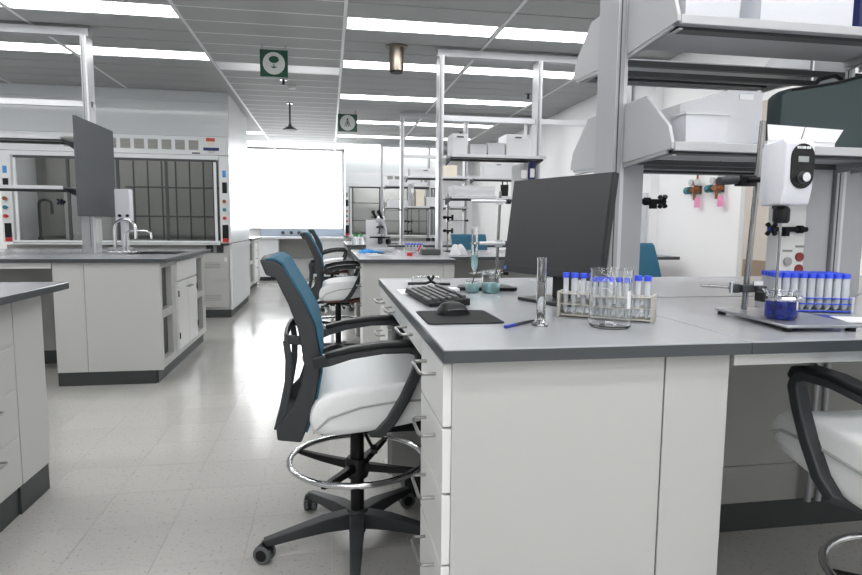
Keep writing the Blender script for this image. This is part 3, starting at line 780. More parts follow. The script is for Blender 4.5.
# safety glasses
t = thing('safety_glasses', 'clear safety glasses with black crossed temples beside the keyboard', 'glasses', (.402, 2.43, ZB))
obj('temple', MB().tube([(-.085, .0, .017), (-.01, .0, .018), (.012, .0, .026), (.024, .01, .048)], .006, 8), 'black', t)
obj('temple', MB().tube([(.088, -.012, .015), (.03, -.012, .016), (.012, -.012, .026), (-.004, -.005, .048)], .006, 8), 'black', t)
def lens(u, v):
    return (-.06+.12*u, .055+.02*math.cos(PI*(u-.5)), .001+.042*v)
obj('lens', MB().grid(lens, 12, 3), 'glass', t, solid=.002)
obj('bridge', MB().tube([(-.06, .055, .04), (0, .076, .043), (.06, .055, .04)], .002, 6), 'glass', t)
# pen
t = thing('pen', 'blue and grey pen lying in front of the measuring cylinder', 'pen', (.492, 1.488, ZB+.0045), math.radians(41))
obj('barrel', MB().cyl((-.075, 0, 0), (.05, 0, 0), .0042, n=10), 'charcoal', t)
obj('cap', MB().cyl((-.078, 0, 0), (-.03, 0, 0), .0044, n=10), 'blue_ink', t); obj('tip', MB().cyl((.05, 0, 0), (.07, 0, 0), .004, .001, n=10), 'black', t)
# glassware helper
def vessel(r, h, wl=.0018, lip=.003, rf=.006):
    return MB().lathe([(0, 0), (r-rf, 0), (r, rf), (r, h-.004), (r+lip, h), (r+lip-wl, h+.0005), (r-wl, h-.005), (r-wl, rf+wl), (r-rf-wl, wl+.0006), (0, wl+.0006)], n=32)
def fill(r, z0, z1, wl=.0016):
    return MB().lathe([(0, z0), (r-wl-.0045, z0), (r-wl, z0+.005), (r-wl, z1), (0, z1)], n=32)
def beaker(label, loc, r, h, liq=None, lh=0, marks=True):
    t = thing('beaker', label, 'beaker', loc)
    obj('glass_wall', vessel(r, h), 'glass', t)
    if liq: obj('liquid', fill(r, .0028, lh), liq, t)
    if marks:
        g = obj('graduation_patch', MB().grid(lambda u, v: ((r+.0004)*math.cos(-1.2+.25*u), (r+.0004)*math.sin(-1.2+.25*u), h*.35+h*.3*v), 4, 1), 'white_plastic', t, solid=.0003)
    return t
beaker('large empty glass beaker in front of the tube rack', (.713, 1.435, ZB), .053, .150)
t = thing('measuring_cylinder', 'slim empty glass measuring cylinder standing by the pen', 'cylinder', (.541, 1.478, ZB))
obj('glass_wall', MB().lathe([(0, .006), (.011, .008), (.0125, .014), (.0125, .172), (.0145, .176), (.0132, .1765), (.011, .172), (.011, .016), (0, .014)], n=24), 'glass', t)
obj('foot', MB().lathe([(0, 0), (.026, 0), (.026, .004), (.012, .008), (0, .008)], n=6), 'glass', t)
for k in range(9): obj('tick_mark', MB().tube([(.0128*math.cos(a), .0128*math.sin(a), .03+.015*k) for a in (-1.5, -1.2, -.9)], .0004, 4), 'blue_ink', t)

def tube_rack(label, loc, rz, cols, rows, dx, dy, tr, th, cap, m, body, trim=None, skip=None, plates=(.004, .035, .065), group=None, nm='tube'):
    L = cols*dx; W = rows*dy
    t = thing('tube_rack', label, 'rack', loc, rz)
    for z in plates: obj('plate', B(-.004, L+.004, -.003, W+.003, z, z+.003), m, t, bevel=.0008)
    if trim:
        for z in plates: obj('edge_strip', B(-.004, L+.004, -.0045, -.0031, z, z+.0035), trim, t)
    for x in (-.008, L+.001): obj('end_plate', B(x, x+.007, -.006, W+.006, 0, plates[-1]+.008), m, t, bevel=.001)
    pr = None
    cr, sr = math.cos(rz), math.sin(rz)
    for j in range(rows):
        for i in range(cols):
            if skip and skip(i, j): continue
            lx, ly = (i+.5)*dx, (j+.5)*dy
            p = (loc[0]+cr*lx-sr*ly, loc[1]+sr*lx+cr*ly, loc[2]+plates[0]+.0035)
            lb_ = nm % (('first', 'second', 'third', 'fourth', 'fifth')[j], ('1st', '2nd', '3rd', '4th', '5th', '6th', '7th', '8th', '9th', '10th')[i])
            if pr is None:
                pr = thing('sample_tube', lb_, 'tube', p, 0, group)
                obj('tube_wall', MB().lathe([(0, 0), (tr*.35, .001), (tr*.95, th*.13), (tr, th*.16), (tr, th-.012), (tr*.86, th-.012), (tr*.86, th*.17), (tr*.3, .004), (0, .003)], n=14), body, pr)
                obj('screw_cap', MB().lathe([(0, th-.014), (cap, th-.014), (cap, th-.0015), (cap-.001, th), (0, th)], n=16), 'blue_cap', pr)
            else: dup(pr, p, label=lb_)
tube_rack('grey open rack of capped tubes behind the empty beaker', (.650, 1.620, ZB), math.radians(-35.3), 10, 2, .0245, .028, .0075, .118, .0098, 'rack_grey', 'tube_plastic',
          skip=lambda i, j: j == 1 and i not in (3, 7, 4), group='blue-capped tubes in the grey rack', nm='thin blue-capped tube in %s row of the grey rack, %s from the monitor end')
tube_rack('translucent rack of many blue-capped tubes beside the stirrer', (1.352, 1.640, ZB), math.radians(-18), 9, 5, .0242, .0242, .0106, .112, .0118, 'bin_plastic', 'tube_plastic',
          trim='blue_cap', plates=(.004, .026, .043), group='blue-capped tubes in the translucent rack', nm='fat blue-capped tube in %s row of the translucent rack, %s from the stirrer end')

# titration stand with teal beakers
t = thing('retort_stand', 'tall retort stand with clamps behind the two teal beakers', 'stand', (.664, 2.34, ZB))
obj('base', MB().prism([(-.165, -.03), (-.10, -.045), (.05, -.075), (.07, -.06), (.06, .06), (-.14, .06)], 'z', 0, .014), 'black', t, bevel=.003)
obj('rod', MB().cyl((0, 0, .014), (.010, 0, .392), .006, n=12), 'steel', t)
for z, x0, x1, mm in ((.352, -.11, .05, 'alu_light'), (.186, -.075, .05, 'alu_light'), (.068, -.075, .045, 'steel')):
    cl = obj('clamp', MB().tube([(x0, -.012, z), (x1-.02, -.012, z)], .007 if z > .1 else .0045, 8).obox((.006, -.004, z), (.024, .024, .026)), mm, t)
    obj('clamp_screw', MB().cyl((x1-.02, -.012, z), (x1, -.012, z), .010), 'black', cl)
    if z < .25: obj('jaw', MB().tube([(-.094+.0178*math.cos(a), -.012+.0178*math.sin(a), z) for a in [PI*2*k/12 for k in range(12)]], .003, 6, True), 'steel', cl)
obj('thin_arm', MB().cyl((.03, -.012, .352), (.16, -.02, .352), .0025, n=8), 'steel', t)
t = thing('burette', 'glass burette holding teal liquid above the small beaker', 'burette', (.570, 2.328, ZB))
obj('glass_wall', MB().lathe([(.003, .062), (.003, .075), (.0135, .095), (.0135, .25), (.012, .25), (.012, .096), (.0015, .075), (.0015, .062), (.003, .062)], n=20), 'glass', t)
obj('liquid', MB().lathe([(0, .078), (.002, .078), (.0118, .097), (.0118, .14), (0, .14)], n=20), 'liquid_teal', t)
b1 = beaker('small beaker of pale teal liquid with a stirring rod', (.540, 2.232, ZB), .026, .042, 'liquid_teal', .036, False)
beaker('wider beaker half full of pale teal liquid', (.611, 2.225, ZB), .035, .085, 'liquid_teal', .040, False)
tag(obj('stirring_rod', MB().tube([(.526, 2.232, ZB+.006), (.562, 2.235, ZB+.092)], .0022, 8), 'charcoal'), 'thin dark stirring rod leaning in the small teal beaker', 'rod')
tag(obj('white_clip', B(.465, .50, 2.27, 2.33, ZB, ZB+.012), 'paper', bevel=.003), 'small white folded card beside the retort stand base', 'card')

# ------------------------------------------------------------------ stirrer bench
SX, SY = 1.205, 1.575
t = thing('stirrer_stand', 'polished stirrer stand with flat steel plate and tall upright rod', 'stand', (1.228, 1.462, ZB), math.radians(-5))
obj('plate', B(-.10, .100, -.17, .155, .010, .018), 'steel_plate', t, bevel=.003)
for x, y in ((-.085, -.15), (.085, -.15), (-.085, .14), (.085, .14)): obj('foot', MB().cyl((x, y, 0), (x, y, .010), .012), 'black', t)
obj('rod', MB().cyl((-.035, .112, .018), (-.013, .112, .56), .0085, n=14), 'steel', t)
t = thing('overhead_stirrer', 'white overhead stirrer with black control panel and steel shaft', 'stirrer', (1.163, 1.40, 1.229), math.radians(2))
side = [(-.046, .045), (-.038, .002), (.036, .0), (.040, .02), (.040, .150), (.030, .160), (-.034, .167), (-.046, .157)]
hs = obj('housing', MB().prism(side, 'x', -.043, .043), 'white_case', t, bevel=.007, seg=3)
pp = []
for k in range(28):
    a = 2*PI*k/28; pp.append((.005+.034*math.cos(a), .098+(.022 if math.sin(a) >= 0 else -.022)+.034*math.sin(a)))
cp = obj('control_panel', MB().prism(pp, 'y', -.0495, -.0462), 'black', t, bevel=.001)
obj('lcd_window', B(-.010, .020, -.0508, -.0496, .108, .122), 'lcd', cp)
obj('dial', MB().cyl((.005, -.0496, .070), (.005, -.064, .070), .0115, n=20), 'chrome', cp)
obj('dial_ring', MB().cyl((.005, -.0496, .070), (.005, -.052, .070), .016, n=20), 'charcoal', cp)
mk = MB()
for i, wd in enumerate((.006, .006, .007, .005, .007, .006)): mk.box(-.015+i*.0068, -.015+i*.0068+wd*.8, -.0508, -.0496, .1405, .1465)
o = obj('maker_lettering', mk, 'white_plastic', cp); o['kind'] = 'stuff'
obj('chuck', MB().lathe([(0, -.044), (.016, -.044), (.020, -.038), (.020, -.008), (.014, -.0005), (0, -.0005)], c=(-.004, .0, 0), n=20), 'black', t)
obj('shaft', MB().cyl((-.004, 0, -.044), (-.004, 0, -.285), .0035, n=10), 'steel', t)
obj('impeller', B(-.014, .008, -.002, .002, -.290, -.285), 'steel', t)
bs = obj('boss_head', MB().cyl((.006, .041, .075), (.006, .16, .075), .008).obox((.004, .150, .075), (.05, .03, .03)), 'black', t, bevel=.003)
obj('clamp_knob', MB().tube([(-.020, .150, .078), (-.055, .148, .075), (-.085, .144, .072)], [.012, .013, .011], 10), 'charcoal', bs)
obj('vent_screw', MB().cyl((-.045, -.02, -.008), (-.045, -.02, 0), .005), 'black', t)
BX, BY = 1.177, 1.40
beaker('glass beaker of deep blue liquid under the stirrer shaft', (BX, BY, ZB+.0185), .039, .076, 'liquid_blue', .048)
t = thing('beaker_clamp', 'chrome clamp gripping the blue beaker with a long side bar', 'clamp', (SX-.008, SY, ZB+.082))
obj('bar', MB().cyl((-.125, .02, .006), (-.02, -.012, .0), .0042, n=10), 'steel', t)
obj('boss_head', MB().obox((.0, -.019, 0), (.05, .02, .022)).obox((-.035, -.01, 0), (.022, .02, .026)).obox((.03, -.03, 0), (.03, .024, .02)), 'charcoal', t, bevel=.004)
obj('jaw', MB().tube([(BX-SX+.008+.0475*math.cos(a), BY-SY+.0475*math.sin(a), -.006) for a in [2*PI*k/20 for k in range(20)]], .0045, 6, True), 'chrome', t)
obj('jaw_plate', MB().obox((BX-SX+.008-.055, BY-SY+.012, -.006), (.008, .03, .024)), 'black', t)
obj('jaw_arm', MB().cyl((.03, -.035, 0), (BX-SX+.008, BY-SY+.050, -.006), .006), 'chrome', t)
obj('wing_screw', MB().cyl((-.045, -.008, -.014), (-.045, -.008, .018), .008), 'chrome', t)
obj('wing_screw', MB().obox((.02, -.032, .016), (.03, .006, .012)), 'chrome', t)
tag(obj('paper_sheet', MB().obox((1.52, 1.43, ZB+.002), (.22, .10, .003), rz=-.35), 'paper'), 'folded white paper in front of the packed tube rack', 'paper')
tag(obj('leaflet', MB().obox((1.405, 1.505, ZB+.0015), (.05, .10, .0025), rz=-.9), 'blue_ink'), 'slim blue leaflet beside the steel stirrer plate', 'leaflet')

# outlet pedestal and gas taps
t = thing('outlet_pedestal', 'pale service pedestal with one round grey and two red outlets', 'pedestal', (1.61, 1.955, ZB))
obj('box', B(0, .112, 0, .055, 0, .43), 'cabinet_white', t, bevel=.003)
obj('grey_outlet', MB().cyl((.045, 0, .135), (.045, -.006, .135), .016, n=20), 'steel', t)
for z in (.152, .108): obj('red_outlet', MB().cyl((.093, 0, z), (.093, -.006, z), .0165, n=20), 'outlet_red', t)
for x, z in ((.045, .170), (.093, .186), (.045, .092)): obj('name_strip', B(x-.022 if x < .06 else x-.018, x+.018, -.002, -.0001, z, z+.008), 'label_grey', t)
def gas_tap(label, loc, rz, kind='black', lng=.09):
    """points along local +x"""
    t = thing('gas_tap', label, 'tap', loc, rz)
    obj('spindle', MB().cyl((0, 0, 0), (lng, 0, 0), .009).cyl((.02, 0, 0), (.04, 0, 0), .014).obox((lng*.6, 0, -.01), (.02, .02, .03)), 'charcoal_dark', t)
    h = MB()
    for k in range(4):
        a = PI/4+PI/2*k; h.cyl((lng, 0, 0), (lng, .026*math.cos(a), .026*math.sin(a)), .006, .009, n=8)
    obj('cross_handle', h.cyl((lng-.008, 0, 0), (lng+.008, 0, 0), .011), kind, t)
    obj('index_button', MB().cyl((lng+.0081, 0, 0), (lng+.011, 0, 0), .007), 'blue_ink', t)
gas_tap('black gas tap on the chase beside the monitor', (1.0855, 2.0, 1.262), 0)
gas_tap('black gas tap with steel nozzle above the red outlets', (1.715, 1.9425, 1.168), PI+.12, lng=.16)
gas_tap('black gas tap high on the right-hand chase', (1.992, 2.037, 1.30), 0)
gas_tap('black gas tap low on the right-hand chase', (1.992, 2.037, 1.17), 0)

# ------------------------------------------------------------------ things on the shelves
def box_bin(label, x0, x1, y0, y1, z, h, m='bin_plastic', flare=.0, cat='bin', lid=False, name='storage_bin'):
    cx, cy = (x0+x1)/2, (y0+y1)/2; a, b = (x1-x0)/2, (y1-y0)/2; wl = .003
    t = thing(name, label, cat, (cx, cy, z+.0005))
    f = 1-flare
    vs = []
    for s, zz in ((f, 0), (1, h)):
        vs += [(-a*s, -b*s, zz), (a*s, -b*s, zz), (a*s, b*s, zz), (-a*s, b*s, zz)]
    for s, zz in ((f, wl), (1, h)):
        aa, bb = a*s-wl, b*s-wl; vs += [(-aa, -bb, zz), (aa, -bb, zz), (aa, bb, zz), (-aa, bb, zz)]
    fs = [(3,2,1,0), (8,9,10,11)] + [(i, (i+1) % 4, 4+(i+1) % 4, 4+i) for i in range(4)] + [(8+(i+1) % 4, 8+i, 12+i, 12+(i+1) % 4) for i in range(4)] + [(4+i, 4+(i+1) % 4, 12+(i+1) % 4, 12+i) for i in range(4)]
    obj('tub', MB().add(vs, fs), m, t)
    obj('rim', B(-a-.004, a+.004, -b-.004, -b, h-.008, h).box(-a-.004, a+.004, b, b+.004, h-.008, h).box(-a-.004, -a, -b, b, h-.008, h).box(a, a+.004, -b, b, h-.008, h), m, t)
    if lid: obj('lid', B(-a-.005, a+.005, -b-.005, b+.005, h+.0003, h+.012), m, t, bevel=.003)
    return t
def carton(label, x0, x1, y0, y1, z, h, m='white_plastic', slot=True, cat='box', name='storage_box'):
    t = thing(name, label, cat, ((x0+x1)/2, (y0+y1)/2, z+.0005)); a, b = (x1-x0)/2, (y1-y0)/2
    obj('carton', B(-a, a, -b, b, 0, h), m, t, bevel=.002)
    obj('lid_edge', B(-a-.003, a+.003, -b-.003, b+.003, h-.04, h+.003), m, t, bevel=.001)
    if slot: obj('hand_hole', B(-.03, .03, -b-.0045, -b-.0031, h-.03, h-.018), 'rail_dark', t)
    return t
def binder(label, x0, x1, y0, y1, z, h, m):
    t = thing('ring_binder', label, 'binder', ((x0+x1)/2, (y0+y1)/2, z+.0005)); a, b = (x1-x0)/2, (y1-y0)/2
    obj('cover', B(-a, -a+.004, -b, b, 0, h).box(a-.004, a, -b, b, 0, h).box(-a+.004, a-.004, -b, -b+.004, 0, h), m, t)
    obj('pages', B(-a+.005, a-.012, -b+.006, b-.006, .005, h-.01), 'paper', t)
    obj('spine_label', B(-a+.01, a-.01, -b-.001, -b-.0001, h*.55, h*.8), 'paper', t)
    return t
# lower shelf over the stirrer
zs = ZS[1]
t = thing('magazine_box', 'white slant-topped plastic file box with a hand slot on the stirrer shelf', 'file box', (0, 1.795, zs+.0005))
obj('body', MB().prism([(1.10, 0), (1.395, 0), (1.39, .190), (1.27, .190), (1.10, .140)], 'y', .0, .15), 'bin_plastic', t, bevel=.004)
obj('handle_slot', B(1.305, 1.355, -.0025, -.0001, .160, .178), 'white_plastic', t, bevel=.001)
box_bin('small clear ribbed tub in front of the slant-topped file box', 1.045, 1.185, 1.672, 1.752, zs+.004, .088, flare=.05)
t = thing('instrument_case', 'dark green soft instrument case on the stirrer shelf', 'case', (0, 1.79, zs+.0005))
cs = obj('shell', MB().prism([(1.455, 0), (1.825, 0), (1.825, .245), (1.78, .268), (1.66, .235), (1.49, .205), (1.455, .185)], 'y', 0, .075), 'case_green', t, bevel=.014)
obj('zip_edge', MB().tube([(1.80, -.001, .01), (1.80, -.001, .235), (1.76, -.001, .256), (1.66, -.001, .228), (1.49, -.001, .198)], .004, 6), 'black', t)
obj('carry_handle', MB().tube([(1.60, .04, .215), (1.62, .04, .245), (1.68, .04, .262), (1.72, .04, .245)], .007, 8), 'black', t)
t = thing('paper_carton', 'open white paper carton with splayed flaps above the stirrer', 'carton', (0, 1.69, zs+.005))
obj('tray', B(1.325, 1.56, -.012, .05, 0, .012), 'paper', t)
obj('flap', MB().prism([(1.325, .0122), (1.435, .0122), (1.448, .056), (1.32, .060)], 'y', -.014, -.012), 'paper', t)
obj('flap', MB().prism([(1.44, .0122), (1.56, .0122), (1.585, .052), (1.452, .056)], 'y', -.014, -.012), 'paper', t)
zs = ZS[0]
box_bin('clear bin at the end of the upper stirrer shelf', 1.03, 1.215, 1.68, 1.93, zs+.001, .16, flare=.06)
box_bin('wide milky plastic bin on the upper stirrer shelf', 1.275, 1.59, 1.68, 1.93, zs+.001, .22)
binder('dark blue binder beside the wide milky bin', 1.598, 1.648, 1.69, 1.92, zs+.001, .30, 'blue_binder')
binder('second dark blue binder at the shelf end over the stirrer', 1.652, 1.706, 1.70, 1.92, zs+.001, .30, 'blue_binder')
box_bin('milky plastic bin past the dark blue binders', 1.72, 1.82, 1.69, 1.93, zs+.001, .2)
# shelves of the microscope bench
y0, y1 = ROW[1]-.36, ROW[1]-.12
z1 = 1.765
carton('white carton at the post end of the microscope bench top shelf', 1.03, 1.155, y0, y1, z1, .165)
box_bin('low clear bin in the middle of the microscope bench top shelf', 1.18, 1.32, y0, y1, z1, .085)
box_bin('second low clear bin beside the white carton with a hand hole', 1.335, 1.48, y0, y1, z1, .10)
carton('white carton with a hand hole above the black monitor', 1.495, 1.70, y0, y1, z1, .175)
z2 = 1.42
carton('long white tray box on the lower microscope bench shelf', 1.05, 1.40, y0, y1, z2, .08, slot=False)
t = thing('pen_pot', 'small black pen pot on the microscope bench shelf', 'pot', (1.50, y0+.05, z2+.0005))
obj('pot', MB().lathe([(0, 0), (.032, 0), (.036, .10), (.034, .10), (.030, .003), (0, .003)], n=16), 'black', t)
for k, a in enumerate((.2, 1.9, 3.5)): obj('pen', MB().cyl((.012*math.cos(a), .012*math.sin(a), .004), (.028*math.cos(a), .028*math.sin(a), .14), .004, n=6), 'charcoal', t)
binder('blue binder leaning by the right post of the microscope bench', 1.70, 1.76, y0, y1, z2, .30, 'blue_binder')
binder('white folder beside the blue binder on the microscope bench shelf', 1.62, 1.69, y0, y1, z2, .28, 'paper')
# right bay
# shelves of the bench behind
y0, y1 = ROW[2]-.36, ROW[2]-.12
carton('long white tray at the post end of the third bench top shelf', 1.08, 1.5, y0, y1, 1.82, .10)
carton('cream carton on the third bench top shelf', 1.53, 1.72, y0, y1, 1.82, .15, 'cream', False)
carton('long pale tray on the lower shelf of the third bench', 1.30, 1.78, y0, y1, 1.42, .12)
binder('white folder leaning at the post of the third bench', 1.08, 1.13, y0, y1, 1.42, .30, 'paper')
carton('cream carton on the lower shelf of the third bench', 1.16, 1.27, y0, y1, 1.42, .22, 'cream', False)
carton('white carton on the right bay shelf of the third bench', 2.1, 2.5, y0, y1, 1.82, .2)
y0, y1 = ROW[3]-.36, ROW[3]-.12
carton('long white tray on the far frame upper shelf', 1.1, 1.7, y0, y1, 1.90, .10)
carton('pale tray on the far frame lower shelf', 1.1, 1.6, y0, y1, 1.50, .12)

# ------------------------------------------------------------------ microscope bench clutter
t = thing('microscope', 'grey and black upright microscope at the aisle end of its bench', 'microscope', (.50, 5.86, ZB), -.5)
obj('foot', MB().prism([(-.10, -.09), (.10, -.09), (.11, .09), (-.11, .09)], 'z', 0, .035), 'alu_light', t, bevel=.008)
obj('arm', MB().band([(0, .075, .03), (0, .085, .12), (0, .075, .20), (0, .03, .26), (0, -.02, .275)], (1, 0, 0), .05, [.05, .045, .045, .05, .05]), 'alu_light', t, bevel=.008)
obj('stage', B(-.08, .08, -.09, .05, .125, .14), 'black', t, bevel=.003)
obj('condenser', MB().cyl((0, -.02, .07), (0, -.02, .124), .025), 'charcoal', t)
obj('turret', MB().lathe([(0, .215), (.035, .22), (.035, .24), (0, .25)], c=(0, -.025, 0), n=18), 'charcoal', t)
for k in range(3): obj('objective', MB().cyl((.018*math.cos(k*2.1), -.025+.018*math.sin(k*2.1), .220), (.03*math.cos(k*2.1), -.025+.03*math.sin(k*2.1), .165), .010), 'steel', t)
obj('head', MB().obox((0, -.02, .305), (.07, .09, .045), rx=.3), 'alu_light', t, bevel=.008)
for s in (-1, 1): obj('eyepiece', MB().cyl((s*.03, -.05, .315), (s*.03, -.11, .365), .014).cyl((s*.03, -.11, .365), (s*.03, -.125, .377), .018), 'black', t)
for s in (-1, 1): obj('focus_knob', MB().cyl((s*.025, .08, .09), (s*.06, .08, .09), .030), 'black', t)
t = thing('folder', 'white folder standing upright behind the microscope', 'folder', (.44, 6.04, ZB)); obj('cover', MB().obox((0, 0, .15), (.15, .02, .30), rx=-.05), 'paper', t); obj('spine', MB().obox((.08, 0, .15), (.012, .026, .30), rx=-.05), 'black', t)
def blob(nm, label, cat, loc, m, sx, sy, sz, rz=0, seed=1):
    rnd = random.Random(seed); ph = [rnd.uniform(0, 6) for _ in range(6)]
    def f(u, v):
        a = 2*PI*u; b = PI*.5*v
        r = 1+.24*math.sin(3*a+ph[0])+.18*math.sin(5*a+ph[1]+5*v)
        return (sx*r*math.cos(a)*math.cos(b), sy*r*math.sin(a)*math.cos(b), sz*math.sin(b)*(1+.35*math.sin(2*a+ph[2])*math.cos(b)+.2*math.sin(7*a+ph[3])*math.cos(b)))
    t = thing(nm, label, cat, loc, rz); obj('crumpled_body', MB().grid(f, 26, 7), m, t)
    return t
gl = blob('glove', 'crumpled blue glove on the microscope bench edge', 'glove', (.34, 5.45, ZB), 'glove_blue', .07, .045, .035, .3)
for k in range(3): obj('finger', MB().tube([(.05, -.03+.03*k, .012), (.10, -.045+.04*k, .010), (.135, -.05+.045*k, .008)], [.011, .010, .008], 8), 'glove_blue', gl)
tag(obj('paper_stack', MB().obox((.42, 5.05, ZB+.006), (.20, .14, .012), rz=.3), 'paper'), 'stack of white papers on the microscope bench corner', 'papers')
t = thing('scissors', 'black and steel scissors lying on the papers by the microscope', 'scissors', (.46, 5.05, ZB+.0125), .4)
obj('blade', MB().obox((.05, .0, .002), (.12, .012, .003), rz=.08), 'steel', t); obj('blade', MB().obox((.05, .0, .005), (.12, .012, .003), rz=-.08), 'steel', t)
for s in (-1, 1): obj('finger_loop', MB().tube([(-.035+.022*math.cos(a), s*.018+.014*math.sin(a), .004) for a in [2*PI*k/12 for k in range(12)]], .004, 6, True), 'black', t)
t = thing('wash_bottle_cap', 'small red cap lying near the microscope papers', 'cap', (.66, 4.95, ZB)); obj('cap', MB().lathe([(0, 0), (.024, 0), (.022, .026), (.016, .03), (0, .03)], n=16), 'red', t)
t = thing('marker', 'red marker standing tilted behind the red cap', 'marker', (.80, 5.45, ZB)); obj('barrel', MB().cyl((0, 0, .008), (.03, .01, .075), .008, n=10), 'red', t); obj('clip', MB().cyl((-.003, 0, .003), (0, 0, .012), .008, n=10), 'paper', t)
tube_rack('small rack of blue-capped vials near the microscope', (.70, 5.60, ZB), 0, 6, 1, .03, .03, .009, .075, .012, 'bin_plastic', 'tube_plastic', plates=(.004, .025, .04), group='blue-capped vials by the microscope', nm='short blue-capped vial in %s row of the vial rack, %s from the aisle')
tag(obj('tray', B(.78, .94, 5.05, 5.17, ZB, ZB+.05), 'rail_dark', bevel=.006), 'dark flat box near the post on the microscope bench', 'box')
blob('plastic_bag', 'crumpled white plastic bag on the stepped-back worktop', 'bag', (1.10, 5.12, ZB), 'paper', .068, .055, .085, 0, 3)
for k, (x, y) in enumerate(((.33, 7.9), (.42, 7.95), (.37, 8.05))):
    t = thing('reagent_bottle', ('clear bottle with a green cap nearest the aisle on the third bench', 'clear bottle with a green cap second on the third bench', 'clear bottle with a green cap behind its pair')[k], 'bottle', (x, y, ZB))
    obj('bottle_wall', MB().lathe([(0, 0), (.035, 0), (.036, .01), (.036, .07), (.015, .09), (.015, .10), (0, .10)], n=16), 'tube_plastic', t)
    obj('cap', MB().lathe([(0, .1005), (.018, .1005), (.018, .125), (0, .125)], n=14), 'bright_green', t)
def stand(label, loc, h, arms):
    t = thing('retort_stand', label, 'stand', loc)
    obj('base', B(-.10, .10, -.06, .06, 0, .012), 'black', t, bevel=.003); obj('rod', MB().cyl((-.07, 0, .012), (-.07, 0, h), .007, n=10), 'steel', t)
    for z, l in arms:
        c = obj('clamp', MB().cyl((-.07, -.012, z), (-.07+l, -.012, z), .006, n=8).obox((-.07, -.006, z), (.03, .03, .03)), 'steel', t); obj('clamp_jaw', MB().obox((-.07+l, -.012, z), (.035, .03, .02)), 'charcoal', c)
stand('retort stand with two clamps behind the microscope bench shelf', (1.2, 5.72, ZB), .55, ((.42, -.16), (.30, .18)))
stand('retort stand at the post of the third bench', (.80, 8.0, ZB), .55, ((.45, .2), (.35, -.16)))
gas_tap('black gas tap on the microscope bench post', (1.0065, ROW[1], 1.24), 0, lng=.1)
gas_tap('second black gas tap low on the microscope bench post', (1.0065, ROW[1], 1.12), 0, lng=.1)
gas_tap('black gas tap on the third bench post', (1.0345, ROW[2], 1.22), 0, lng=.12)
gas_tap('second black gas tap on the third bench post', (1.0345, ROW[2], 1.08), 0, lng=.12)

# ------------------------------------------------------------------ sink bench things
t = thing('faucet', 'chrome gooseneck lab faucet with side spout on the sink bench', 'faucet', (-1.665, 5.30, ZB))
obj('base_plate', B(-.10, .10, -.03, .03, 0, .02), 'chrome', t, bevel=.006)
obj('gooseneck', MB().tube([(-.06, 0, .02), (-.06, 0, .20)] + [(.02-.08*math.cos(PI*k/8), 0, .20+.08*math.sin(PI*k/8)) for k in range(9)] + [(.10, 0, .12)], .013, 10), 'chrome', t)
obj('spout', MB().tube([(.02, 0, .02), (.02, 0, .17), (.05, 0, .185), (.18, 0, .185), (.215, 0, .17), (.22, 0, .12)], .010, 10), 'chrome', t)
for x in (-.07, 0, .07): obj('valve', MB().cyl((x, -.02, .04), (x, -.055, .045), .016).obox((x, -.06, .047), (.05, .012, .014)), 'chrome', t)
t = thing('dispenser', 'white boxy dispenser on a stem behind the faucet', 'dispenser', (-1.69, 5.44, ZB))
obj('case', B(-.06, .06, -.04, .05, .26, .53), 'white_case', t, bevel=.008); obj('stem', MB().cyl((0, 0, .01), (0, 0, .26), .030), 'white_plastic', t); obj('foot', MB().cyl((0, 0, 0), (0, 0, .01), .05), 'white_plastic', t)
obj('nozzle', MB().cyl((-.02, -.041, .31), (-.02, -.06, .31), .012).cyl((.04, -.041, .31), (.04, -.06, .31), .012), 'black', t)
gas_tap('black gas tap hanging left of the sink bench post', (-2.10, ROW[1]-.0605, 1.33), -PI/2, lng=.09)

# ------------------------------------------------------------------ ceiling fittings and signs
def sign(label, loc, w, h, kind):
    t = thing('safety_sign', label, 'sign', loc)
    obj('board', B(-w/2, w/2, -.006, .006, -h, 0), 'green', t, bevel=.001)
    for s in (-1, 1): obj('hanger', B(s*w*.42-.008, s*w*.42+.008, -.003, .003, .0001, ZC-loc[2]-.0005), 'alu', t)
    d = obj('disc', MB().cyl((0, -.006, -h/2), (0, -.008, -h/2), w*.40, n=40), 'sign_white', t)
    c = -h/2
    if kind == 'eye':
        obj('pictogram', MB().prism([(w*.18*math.cos(a), c+h*.14+h*.13*math.sin(a)) for a in [2*PI*k/20 for k in range(20)]], 'y', -.0095, -.0081).prism([(-.004, c-h*.02), (.004, c-h*.02), (.004, c-h*.12), (-.004, c-h*.12)], 'y', -.0095, -.0081)
            .prism([(-w*.12, c-h*.12), (w*.12, c-h*.12), (w*.06, c-h*.17), (w*.015, c-h*.17), (0, c-h*.22), (-w*.015, c-h*.17), (-w*.06, c-h*.17)], 'y', -.0095, -.0081), 'green', t)
    else:
        mb = MB().prism([(-w*.02, c+h*.26), (w*.02, c+h*.26), (w*.07, c+h*.12), (-w*.07, c+h*.12)], 'y', -.0095, -.0081)
        for k in (-1, -.33, .33, 1): mb.prism([(k*w*.05-.004, c+h*.09), (k*w*.05+.004, c+h*.09), (k*w*.15+.005, c-h*.22), (k*w*.15-.005, c-h*.22)], 'y', -.0095, -.0081)
        mb.prism([(w*.04*math.cos(a), c-h*.02+w*.04*math.sin(a)) for a in [2*PI*k/12 for k in range(12)]], 'y', -.0095, -.0081)
        obj('pictogram', mb, 'green', t)
    return t
sign('green hanging eyewash sign with a basin pictogram', (-.462, 5.62, 2.685), .238, .23, 'eye')
sg = sign('green hanging shower sign with a spray pictogram', (.268, 8.55, 2.675), .262, .235, 'shower')
t = thing('safety_shower', 'grey emergency shower head hanging on a pipe over the aisle', 'shower', (-.485, 8.2, ZC))
obj('pipe', MB().cyl((0, 0, -.001), (0, 0, -.30), .012), 'rail_dark', t)
